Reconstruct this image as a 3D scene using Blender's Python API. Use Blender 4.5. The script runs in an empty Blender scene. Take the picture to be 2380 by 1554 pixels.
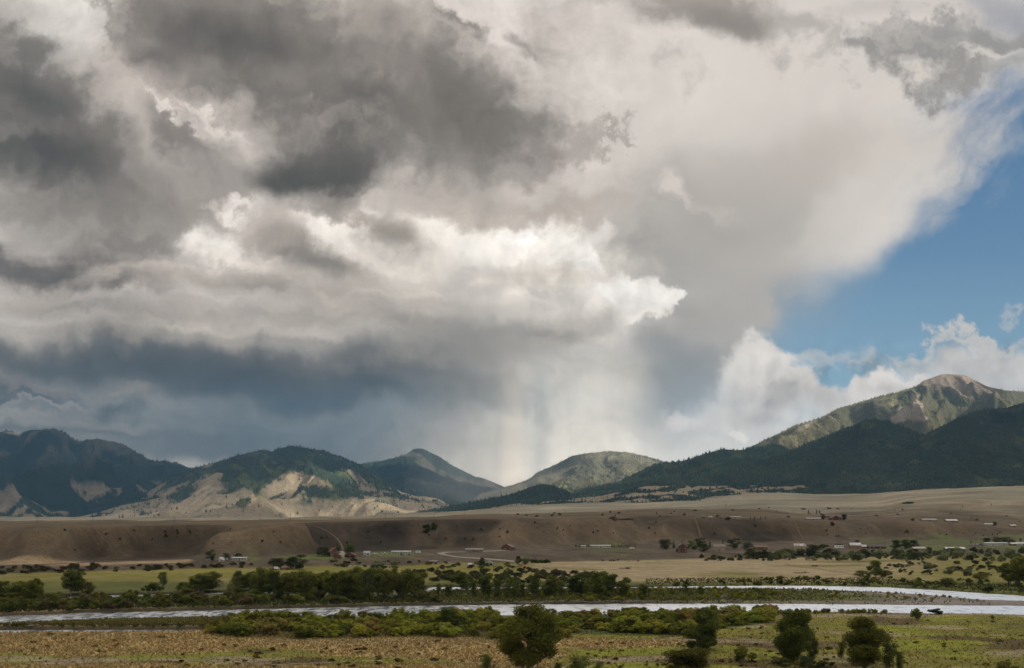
import bpy, bmesh, math, random
import numpy as np
from mathutils import Vector, Matrix
R = math.radians
scene = bpy.context.scene
COL = scene.collection

# ------------------------------------------------------------------ camera
HAZE = 5.0e-5
CAM_H = 45.0                      # eye height above the flood plain, metres
FOC = 2511.0                      # focal length in units of a 2380 px wide picture
HOR = 1195.0                      # row of the true horizon in that picture
cam_data = bpy.data.cameras.new("camera")
cam_data.sensor_width = 36.0
cam_data.lens = 36.0 * FOC / 2380.0
cam_data.shift_y = (HOR - 777.0) / 2380.0
cam_data.clip_start = 1.0
cam_data.clip_end = 60000.0
cam = bpy.data.objects.new("camera", cam_data)
cam.location = (0, 0, CAM_H)
cam.rotation_euler = (R(90), 0, 0)
COL.objects.link(cam)
scene.camera = cam

# ------------------------------------------------------------------ node helper
class S:
    """a socket one can calculate with"""
    nt = None
    def __init__(self, s): self.s = s
    @staticmethod
    def put(inp, v):
        if isinstance(v, S): S.nt.links.new(v.s, inp)
        elif hasattr(inp.default_value, '__len__'):
            if hasattr(v, '__len__'):
                n = len(inp.default_value)
                inp.default_value = tuple(list(v) + [1.0] * n)[:n]
            else: inp.default_value = [v] * len(inp.default_value)
        else: inp.default_value = v
    def __add__(a, b): return M('ADD', a, b)
    def __radd__(a, b): return M('ADD', b, a)
    def __sub__(a, b): return M('SUBTRACT', a, b)
    def __rsub__(a, b): return M('SUBTRACT', b, a)
    def __mul__(a, b): return M('MULTIPLY', a, b)
    def __rmul__(a, b): return M('MULTIPLY', b, a)
    def __truediv__(a, b): return M('DIVIDE', a, b)
    def __rtruediv__(a, b): return M('DIVIDE', b, a)
def new(t): return S.nt.nodes.new(t)
def M(op, a, b=None, c=None, clamp=False):
    n = new('ShaderNodeMath'); n.operation = op; n.use_clamp = clamp
    for i, v in enumerate((a, b, c)):
        if v is not None: S.put(n.inputs[i], v)
    return S(n.outputs[0])
def VM(op, a, b=None, c=None, scale=None):
    n = new('ShaderNodeVectorMath'); n.operation = op
    for i, v in enumerate((a, b, c)):
        if v is not None: S.put(n.inputs[i], v)
    if scale is not None: S.put(n.inputs['Scale'], scale)
    return S(n.outputs['Value' if op in ('LENGTH', 'DOT_PRODUCT', 'DISTANCE') else 'Vector'])
def XYZ(x, y, z=0.0):
    n = new('ShaderNodeCombineXYZ')
    for i, v in enumerate((x, y, z)): S.put(n.inputs[i], v)
    return S(n.outputs[0])
def GREY(v):
    n = new('ShaderNodeCombineColor')
    for i in range(3): S.put(n.inputs[i], v)
    return S(n.outputs[0])
def SEP(v):
    n = new('ShaderNodeSeparateXYZ'); S.put(n.inputs[0], v)
    return [S(o) for o in n.outputs]
def NOISE(vec, scale, detail=4.0, rough=0.5, color=False, dims='2D', dist=0.0, lac=2.0, typ='FBM'):
    n = new('ShaderNodeTexNoise'); n.noise_dimensions = dims; n.noise_type = typ
    S.put(n.inputs['Vector'], vec)
    S.put(n.inputs['Scale'], scale); S.put(n.inputs['Detail'], detail); S.put(n.inputs['Roughness'], rough)
    S.put(n.inputs['Lacunarity'], lac); S.put(n.inputs['Distortion'], dist)
    return S(n.outputs['Color' if color else 0])
def SSTEP(v, a, b, lo=0.0, hi=1.0, lin=False):
    n = new('ShaderNodeMapRange'); n.interpolation_type = 'LINEAR' if lin else 'SMOOTHSTEP'
    for k, x in (('Value', v), ('From Min', a), ('From Max', b), ('To Min', lo), ('To Max', hi)): S.put(n.inputs[k], x)
    return S(n.outputs[0])
def MIX(f, a, b, mode='MIX'):
    n = new('ShaderNodeMix'); n.data_type = 'RGBA'; n.blend_type = mode
    S.put(n.inputs[0], f); S.put(n.inputs[6], a); S.put(n.inputs[7], b)
    return S(n.outputs[2])
def MAPPING(v, loc=(0, 0, 0), rot=0.0, scale=(1, 1, 1), typ='TEXTURE'):
    n = new('ShaderNodeMapping'); n.vector_type = typ
    S.put(n.inputs[0], v); n.inputs[1].default_value = loc; n.inputs[2].default_value = (0, 0, rot); n.inputs[3].default_value = scale
    return S(n.outputs[0])
def CURVE(v, pts):
    n = new('ShaderNodeFloatCurve'); c = n.mapping.curves[0]
    n.mapping.use_clip = False
    while len(c.points) < len(pts): c.points.new(0.5, 0.5)
    for p, q in zip(c.points, pts): p.location = q; p.handle_type = 'AUTO'
    n.mapping.update(); S.put(n.inputs['Value'], v)
    return S(n.outputs[0])
def lin(r, g=None, b=None):
    if g is None: g = b = r
    f = lambda c: (c / 12.92 if c <= 0.04045 else ((c + 0.055) / 1.055) ** 2.4)
    return (f(r / 255.0), f(g / 255.0), f(b / 255.0), 1.0)
# ------------------------------------------------------------------ sun and sky
SUN_EL, SUN_AZ = R(34.0), R(118.0)       # azimuth clockwise from the view direction (+Y)
SUN_DIR = Vector((math.sin(SUN_AZ) * math.cos(SUN_EL), math.cos(SUN_AZ) * math.cos(SUN_EL), math.sin(SUN_EL)))
sun_data = bpy.data.lights.new("sun", 'SUN')
sun_data.energy = 4.6
sun_data.angle = R(0.5)
sun_data.color = (1.0, 0.93, 0.82)
sun = bpy.data.objects.new("sun", sun_data)
sun.rotation_euler = SUN_DIR.to_track_quat('Z', 'Y').to_euler()
sun.location = (0, 0, 9000)
COL.objects.link(sun)
scene.view_settings.view_transform = 'Standard'
scene.view_settings.look = 'None'
scene.view_settings.exposure = 0.55
scene.view_settings.gamma = 1.0

SKY_STRENGTH = 0.1
world = bpy.data.worlds.new("World")
scene.world = world
world.use_nodes = True
world.cycles.sampling_method = 'MANUAL'
world.cycles.sample_map_resolution = 512
S.nt = world.node_tree
S.nt.nodes.clear()
def build_sky():
    tc = new('ShaderNodeTexCoord')
    d = S(tc.outputs['Generated'])
    x, y, z = SEP(d)
    sky = new('ShaderNodeTexSky'); sky.sky_type = 'NISHITA'; sky.sun_disc = False
    sky.sun_elevation = SUN_EL; sky.sun_rotation = SUN_AZ
    sky.altitude = 1500.0; sky.air_density = 1.0; sky.dust_density = 0.6; sky.ozone_density = 1.5
    yy = M('MAXIMUM', M('ABSOLUTE', y), 0.06)
    # place on the sky: tangents of azimuth and elevation
    U = M('MULTIPLY_ADD', x / yy, FOC / 1000.0, 1.19)
    V = M('MULTIPLY_ADD', z / yy, -FOC / 1000.0, HOR / 1000.0)
    V = M('MAXIMUM', V, -2.5)
    P = XYZ(U, V)
    k = 1.0 / SKY_STRENGTH
    def C(r, g, b): return tuple(0.86 * c ** 1.18 * k * w for c, w in zip(lin(r, g, b)[:3], (1.035, 1.0, 0.955))) + (1.0,)
    # turbulence shared by all clouds
    P = MAPPING(P)
    wl = VM('SUBTRACT', NOISE(P, 2.6, 3.0, 0.5, color=True), (0.5, 0.5, 0.5))
    wf = VM('SUBTRACT', NOISE(VM('ADD', P, (7.3, 2.1, 0)), 8.5, 7.0, 0.62, color=True), (0.5, 0.5, 0.5))
    Ph = MAPPING(P, scale=(2.6, 0.55, 1), rot=R(3))
    wh = VM('SUBTRACT', NOISE(Ph, 7.0, 5.0, 0.55, color=True), (0.5, 0.5, 0.5))
    def warp(a, b, c=0.0):
        v = VM('MULTIPLY_ADD', wl, (a, a, 0), P)
        v = VM('MULTIPLY_ADD', wf, (b, b, 0), v)
        if c: v = VM('MULTIPLY_ADD', wh, (c * 1.8, c * 0.45, 0), v)
        return MAPPING(v)
    P_rag = warp(0.22, 0.30)
    P_mid = warp(0.22, 0.17)
    P_soft = warp(0.18, 0.06)
    P_str = warp(0.08, 0.06, 0.16)
    P_c = warp(0.07, 0.13)
    PW = dict(c=P_c, r=P_rag, m=P_mid, s=P_soft, h=P_str)
    fine = NOISE(P_soft, 9.0, 7.0, 0.62)
    rag = SSTEP(NOISE(VM('ADD', P_mid, (3.1, 0.7, 0)), 14.0, 7.0, 0.66), 0.25, 0.75, 0.40, 1.60, lin=True)
    ragm = SSTEP(fine, 0.28, 0.72, 0.55, 1.5, lin=True)
    big = NOISE(P_soft, 3.2, 4.0, 0.55)
    P_rain = warp(0.05, 0.006)
    streak = NOISE(MAPPING(P_rain, scale=(0.05, 2.5, 1), rot=R(-2)), 1.0, 3.0, 0.5)
    def blob(w, cx, cy, rx, ry, rot=0.0, soft=0.5, op=1.0):
        m = MAPPING(PW[w], (cx, cy, 0), R(rot), (rx * (1 + soft), ry * (1 + soft), 1))
        g = new('ShaderNodeTexGradient'); g.gradient_type = 'SPHERICAL'; S.put(g.inputs[0], m)
        f = S(g.outputs[1])
        if w == 'r': f = f * rag
        elif w in 'mh': f = f * ragm
        return SSTEP(f, 0.0, 2 * soft / (1 + soft), 0.0, op)
    # ---- clear sky
    clear = MIX(1.0, S(sky.outputs[0]), (0.60, 0.73, 0.74, 1), 'MULTIPLY')
    clear = MIX(SSTEP(V, 0.5, 1.05, 0, 0.55), clear, C(172, 198, 216))
    # ---- high anvil: edge as a curve of height
    ev = M('MULTIPLY_ADD', V, 1 / 1.5, 0.3 / 1.5)
    edge_pts = [(-0.3, 2.62), (0.0, 2.46), (0.10, 2.43), (0.17, 2.36), (0.23, 2.25), (0.33, 2.24), (0.43, 2.20), (0.53, 2.08),
                (0.60, 1.93), (0.655, 1.81), (0.70, 1.80), (0.74, 1.845), (0.785, 1.78), (0.86, 1.71), (0.95, 1.62), (1.05, 1.58), (1.2, 1.55)]
    edge = CURVE(ev, [((v + 0.3) / 1.5, e / 3.0) for v, e in edge_pts]) * 3.0
    wisp = NOISE(MAPPING(P_soft, scale=(0.42, 0.22, 1), rot=R(-42)), 1.8, 7.0, 0.58)
    w_amp = SSTEP(V, 0.68, 0.45, 0.05, 0.48)
    width = SSTEP(V, 0.72, 0.45, 0.045, 0.19)
    ex, ey, _ = SEP(P_mid)
    dist = (edge - ex) + (wisp - 0.5) * w_amp
    m_anvil = SSTEP(dist, M('MULTIPLY', width, -1.0), width)
    c_anvil = MIX(SSTEP(V, 0.05, 0.75), C(211, 206, 203), C(184, 181, 177))
    c_anvil = MIX(SSTEP(V, 0.68, 0.86), c_anvil, C(166, 168, 168))
    c_anvil = MIX(SSTEP(dist, 0.34, 0.10, 0, 0.75) * SSTEP(V, 0.74, 0.60), c_anvil, C(216, 212, 208))
    c_anvil = MIX(SSTEP(V, 0.62, 0.72, 0, 0.9) * SSTEP(V, 0.84, 0.77) * SSTEP(dist, 0.24, 0.02), c_anvil, C(206, 202, 198))
    col = MIX(m_anvil, clear, c_anvil)
    def lay(col, w, cx, cy, rx, ry, rot, soft, op, rgb):
        return MIX(blob(w, cx, cy, rx, ry, rot, soft, op), col, C(*rgb))
    for b in SKY_BACK: col = lay(col, *b)
    # ---- bank of cumulus low on the right
    bv = VM('MULTIPLY_ADD', wf, (0.055, 0.055, 0), P)
    vor = new('ShaderNodeTexVoronoi'); vor.voronoi_dimensions = '2D'; vor.feature = 'SMOOTH_F1'
    S.put(vor.inputs['Vector'], bv); vor.inputs['Scale'].default_value = 15.0; vor.inputs['Smoothness'].default_value = 0.35
    vor.inputs['Detail'].default_value = 1.5
    puff = S(vor.outputs['Distance'])
    bump = NOISE(VM('ADD', bv, (-0.009, -0.012, 0)), 8.0, 4.0, 0.5) - NOISE(VM('ADD', bv, (0.009, 0.012, 0)), 8.0, 4.0, 0.5)
    cu = col
    for b in SKY_CUMULUS: cu = lay(cu, *b)
    shade = (0.45 - puff) * 0.20 + bump * 0.9
    m_cu = SSTEP(V, 0.76, 0.86) * SSTEP(V, 1.06, 0.98) * SSTEP(U, 1.60, 1.75)
    cu = MIX(1.0, cu, GREY(1.0 + shade * m_cu), 'MULTIPLY')
    col = cu
    # ---- bright storm cloud in the middle with its rain
    for b in SKY_STORM: col = lay(col, *b)
    m_st = blob('c', 1.33, 0.66, 0.26, 0.13, 8, 0.4)
    sh2 = (bump * 0.9 + (0.45 - puff) * 0.18) * m_st + 1.0
    col = MIX(1.0, col, GREY(sh2), 'MULTIPLY')
    # rain: a curtain below the cloud base
    rex = SEP(P_rain)[0]
    rx = SSTEP(rex, SSTEP(V, 0.84, 1.0, 1.525, 1.60), SSTEP(V, 0.84, 1.0, 1.485, 1.38)) * SSTEP(U, 0.60, 1.0)
    rv = SSTEP(M('MULTIPLY_ADD', big, 0.06, V), 0.83, 0.95)
    c_rain = MIX(SSTEP(U, 0.66, 1.18), C(118, 123, 127), C(221, 219, 213))
    c_rain = MIX(SSTEP(V, 0.93, 1.10) * SSTEP(U, 0.86, 1.28), c_rain, C(238, 235, 227))
    c_rain = MIX(SSTEP(M('ABSOLUTE', U - 1.19), 0.045, 0.0, 0, 0.8), c_rain, C(248, 240, 228))
    c_rain = MIX(SSTEP(M('ABSOLUTE', U - 1.255), 0.05, 0.0, 0, 0.55), c_rain, C(190, 193, 193))
    stv = (streak - 0.5) * 0.42 + 1.0
    c_rain = MIX(SSTEP(U, 0.95, 1.15, 0, 0.8), c_rain, MIX(1.0, c_rain, GREY(stv), 'MULTIPLY'))
    col = MIX(rx * rv * 0.93, col, c_rain)
    # ---- the grey cloud deck on the left, back to front
    deck = SSTEP(ex, 1.62, 0.95) * SSTEP(V, 0.86, 0.80)
    for b in SKY_DECK: col = lay(col, *b)
    # inner variation of the clouds (not of the clear sky)
    cl = M('MAXIMUM', m_anvil, SSTEP(V, 0.8, 0.9)) * SSTEP(U, 1.75, 1.15, 0.10, 1.0)
    band = NOISE(MAPPING(P_mid, scale=(0.30, 0.075, 1), rot=R(3)), 1.0, 5.0, 0.58)
    var = ((big - 0.5) * 0.55 + (fine - 0.5) * SSTEP(V, 0.5, 0.8, 0.80, 0.42, lin=True) + (band - 0.5) * SSTEP(V, 0.45, 0.75, 0.20, 0.75)) * cl + 1.0
    col = MIX(1.0, col, GREY(var), 'MULTIPLY')
    gain = M('MULTIPLY', SSTEP(V, 0.80, 1.10, 0, 0.32), SSTEP(U, 0.55, 1.05, 0.25, 1.0)) + 1.0
    col = MIX(1.0, col, GREY(gain), 'MULTIPLY')
    col = MIX(SSTEP(V, 0.72, 1.0, 0, 1.0) * SSTEP(U, 1.62, 1.45), col, MIX(1.0, col, (1.04, 1.0, 0.95, 1), 'MULTIPLY'))
    # ---- the rest of the overcast, outside the view
    n3 = NOISE(d, 2.2, 5.0, 0.55, dims='3D')
    other = MIX(SSTEP(n3, 0.36, 0.64), C(120, 120, 122), C(214, 210, 205))
    col = MIX(SSTEP(y, 0.25, 0.45), other, col)
    bg = new('ShaderNodeBackground'); S.put(bg.inputs[0], col); bg.inputs[1].default_value = SKY_STRENGTH
    out = new('ShaderNodeOutputWorld'); S.nt.links.new(bg.outputs[0], out.inputs[0])
# cloud masses: (turbulence, x, y, half width, half height, tilt, softness, opacity, colour)
SKY_BACK = [
    ('s', 1.60, 0.24, 0.34, 0.13, -10, 0.9, 0.7, (217, 213, 209)),
    ('s', 1.33, 0.22, 0.14, 0.14, 0, 0.9, 0.7, (220, 217, 213)),
    ('s', 1.28, 0.40, 0.16, 0.10, 0, 0.9, 0.6, (214, 209, 205)),
    ('s', 1.80, 0.40, 0.34, 0.06, -12, 0.9, 0.75, (193, 187, 182)),
    ('s', 1.62, 0.60, 0.26, 0.16, -15, 0.9, 0.85, (180, 177, 173)),
    ('s', 2.02, 0.45, 0.16, 0.07, -45, 0.9, 0.7, (216, 212, 208)),
    ('s', 2.02, 0.54, 0.13, 0.045, -32, 0.9, 0.8, (222, 218, 214)),
    ('s', 1.70, 0.77, 0.12, 0.12, 20, 0.9, 0.7, (186, 184, 181)),
    ('m', 1.62, 0.02, 0.20, 0.055, 10, 0.7, 0.9, (158, 152, 148)),
    ('s', 1.67, 0.055, 0.10, 0.030, 0, 0.9, 0.75, (142, 138, 134)),
    ('r', 1.52, 0.17, 0.055, 0.035, 35, 0.9, 0.55, (186, 180, 177)),
    ('r', 1.34, 0.06, 0.08, 0.05, 40, 0.9, 0.6, (196, 189, 184)),
    ('r', 1.86, 0.10, 0.08, 0.04, 20, 0.9, 0.7, (176, 173, 170)),
    ('r', 1.97, 0.085, 0.06, 0.035, 30, 0.9, 0.7, (178, 175, 172)),
    ('m', 2.20, 0.145, 0.13, 0.045, 5, 0.8, 0.8, (170, 168, 166)),
    ('r', 2.12, 0.155, 0.09, 0.035, 20, 0.8, 0.85, (150, 149, 148)),
    ('r', 2.24, 0.170, 0.07, 0.025, 0, 0.8, 0.8, (156, 155, 154)),
    ('m', 2.30, 0.085, 0.13, 0.040, -5, 0.8, 0.9, (150, 150, 151)),
    ('r', 2.18, 0.085, 0.07, 0.025, 0, 0.8, 0.8, (158, 157, 157)),
    ('m', 2.29, 0.128, 0.07, 0.012, -10, 0.8, 0.8, (208, 205, 201)),
    ('s', 2.34, 0.02, 0.15, 0.035, 15, 0.9, 0.75, (160, 163, 172)),
    ('s', 2.05, 0.03, 0.12, 0.02, 0, 0.9, 0.5, (186, 182, 180)),
    ('m', 1.590, 0.450, 0.040, 0.026, 10, 0.95, 0.80, (218, 212, 208)),
    ('m', 1.635, 0.470, 0.050, 0.020, 20, 0.95, 0.70, (215, 209, 205)),
    ('m', 1.60, 0.470, 0.030, 0.020, 0, 0.95, 0.5, (214, 208, 204)),
    ('m', 1.55, 0.485, 0.05, 0.012, 0, 0.95, 0.3, (168, 163, 158)),
]
SKY_CUMULUS = [
    ('s', 2.00, 1.12, 0.85, 0.14, 0, 0.35, 0.95, (214, 213, 210)),
    ('c', 2.30, 0.885, 0.21, 0.050, 2, 0.45, 0.9, (214, 210, 207)),
    ('r', 2.16, 0.845, 0.05, 0.018, 0, 0.8, 0.8, (214, 212, 210)),
    ('r', 2.30, 0.845, 0.10, 0.020, 0, 0.8, 0.8, (220, 216, 212)),
    ('m', 2.02, 0.838, 0.045, 0.016, 30, 0.95, 0.6, (206, 208, 210)),
    ('m', 1.93, 0.845, 0.07, 0.014, -10, 0.95, 0.65, (214, 214, 213)),
    ('m', 1.965, 0.825, 0.02, 0.015, 0, 0.95, 0.45, (200, 204, 208)),
    ('r', 2.37, 0.745, 0.03, 0.016, 0, 0.8, 0.7, (190, 198, 206)),
    ('c', 1.70, 0.96, 0.13, 0.065, -25, 0.5, 0.95, (216, 213, 210)),
    ('c', 1.76, 0.88, 0.075, 0.070, -35, 0.35, 1.0, (230, 226, 221)),
    ('c', 1.790, 0.82, 0.035, 0.050, -15, 0.35, 1.0, (234, 230, 226)),
    ('c', 1.835, 0.875, 0.045, 0.050, 10, 0.35, 1.0, (236, 232, 228)),
    ('c', 1.875, 0.905, 0.045, 0.040, 0, 0.35, 1.0, (236, 232, 227)),
    ('c', 1.80, 0.93, 0.11, 0.05, -5, 0.5, 1.0, (226, 221, 216)),
    ('c', 1.96, 0.925, 0.06, 0.032, -10, 0.4, 1.0, (230, 225, 220)),
    ('c', 2.06, 0.905, 0.075, 0.036, 5, 0.25, 1.0, (236, 231, 227)),
    ('c', 2.05, 0.945, 0.14, 0.045, -3, 0.5, 1.0, (226, 220, 215)),
    ('s', 1.80, 0.965, 0.15, 0.028, -8, 0.9, 0.8, (205, 200, 196)),
    ('s', 1.72, 0.925, 0.06, 0.025, -20, 0.9, 0.5, (212, 207, 203)),
    ('s', 1.98, 0.975, 0.12, 0.022, -12, 0.9, 0.5, (212, 206, 202)),
    ('s', 1.64, 1.04, 0.22, 0.065, 0, 0.7, 0.9, (215, 214, 211)),
    ('c', 1.575, 0.975, 0.04, 0.018, 15, 0.7, 0.8, (228, 224, 219)),
    ('c', 1.725, 1.003, 0.024, 0.016, 0, 0.4, 0.9, (234, 230, 225)),
    ('c', 1.625, 1.025, 0.035, 0.012, 5, 0.6, 0.8, (228, 225, 221)),
    ('s', 1.59, 1.005, 0.05, 0.018, 20, 0.9, 0.6, (192, 191, 190)),
    ('s', 1.56, 0.875, 0.075, 0.065, -45, 0.8, 0.95, (160, 163, 165)),
]
SKY_STORM = [
    ('s', 0.55, 0.45, 0.85, 0.50, 0, 0.3, 1.0, (204, 198, 193)),
    ('s', 1.24, 0.86, 0.24, 0.18, 5, 0.35, 0.95, (196, 193, 188)),
    ('s', 1.42, 0.78, 0.10, 0.07, -35, 0.4, 0.95, (212, 209, 205)),
    ('c', 1.20, 0.63, 0.24, 0.13, 10, 0.4, 1.0, (234, 229, 222)),
    ('c', 1.36, 0.70, 0.13, 0.085, 15, 0.35, 1.0, (236, 232, 226)),
    ('c', 1.50, 0.725, 0.07, 0.045, -30, 0.2, 1.0, (236, 233, 229)),
    ('c', 1.545, 0.705, 0.05, 0.026, -22, 0.2, 1.0, (240, 238, 235)),
    ('c', 1.445, 0.685, 0.055, 0.035, 35, 0.2, 1.0, (242, 240, 238)),
    ('c', 1.385, 0.625, 0.030, 0.045, -25, 0.25, 1.0, (243, 241, 239)),
    ('c', 1.34, 0.575, 0.05, 0.03, 0, 0.4, 1.0, (234, 231, 227)),
    ('c', 1.405, 0.545, 0.022, 0.020, -30, 0.5, 0.95, (222, 219, 215)),
    ('m', 1.16, 0.560, 0.19, 0.065, 10, 0.6, 0.97, (252, 249, 244)),
    ('m', 1.28, 0.600, 0.10, 0.035, 20, 0.7, 0.9, (244, 240, 235)),
    ('s', 1.24, 0.535, 0.05, 0.022, 0, 0.8, 0.95, (255, 253, 251)),
    ('h', 1.29, 0.640, 0.16, 0.022, 0, 0.9, 0.65, (200, 192, 183)),
    ('h', 1.10, 0.625, 0.12, 0.025, 0, 0.9, 0.4, (214, 207, 200)),
    ('s', 1.36, 0.775, 0.14, 0.03, -5, 0.9, 0.6, (208, 203, 197)),
    ('s', 1.24, 0.790, 0.17, 0.030, -6, 0.9, 0.75, (180, 174, 168)),
    ('m', 0.95, 0.62, 0.26, 0.08, 15, 0.8, 0.7, (222, 216, 209)),
    ('m', 0.50, 0.545, 0.07, 0.045, 0, 0.8, 0.9, (236, 232, 228)),
    ('m', 0.80, 0.515, 0.09, 0.03, 20, 0.8, 0.8, (236, 232, 228)),
    ('m', 0.45, 0.25, 0.10, 0.06, 30, 0.8, 0.5, (196, 190, 185)),
    ('s', 0.15, 0.05, 0.10, 0.10, -30, 0.7, 0.9, (228, 225, 222)),
]
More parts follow.
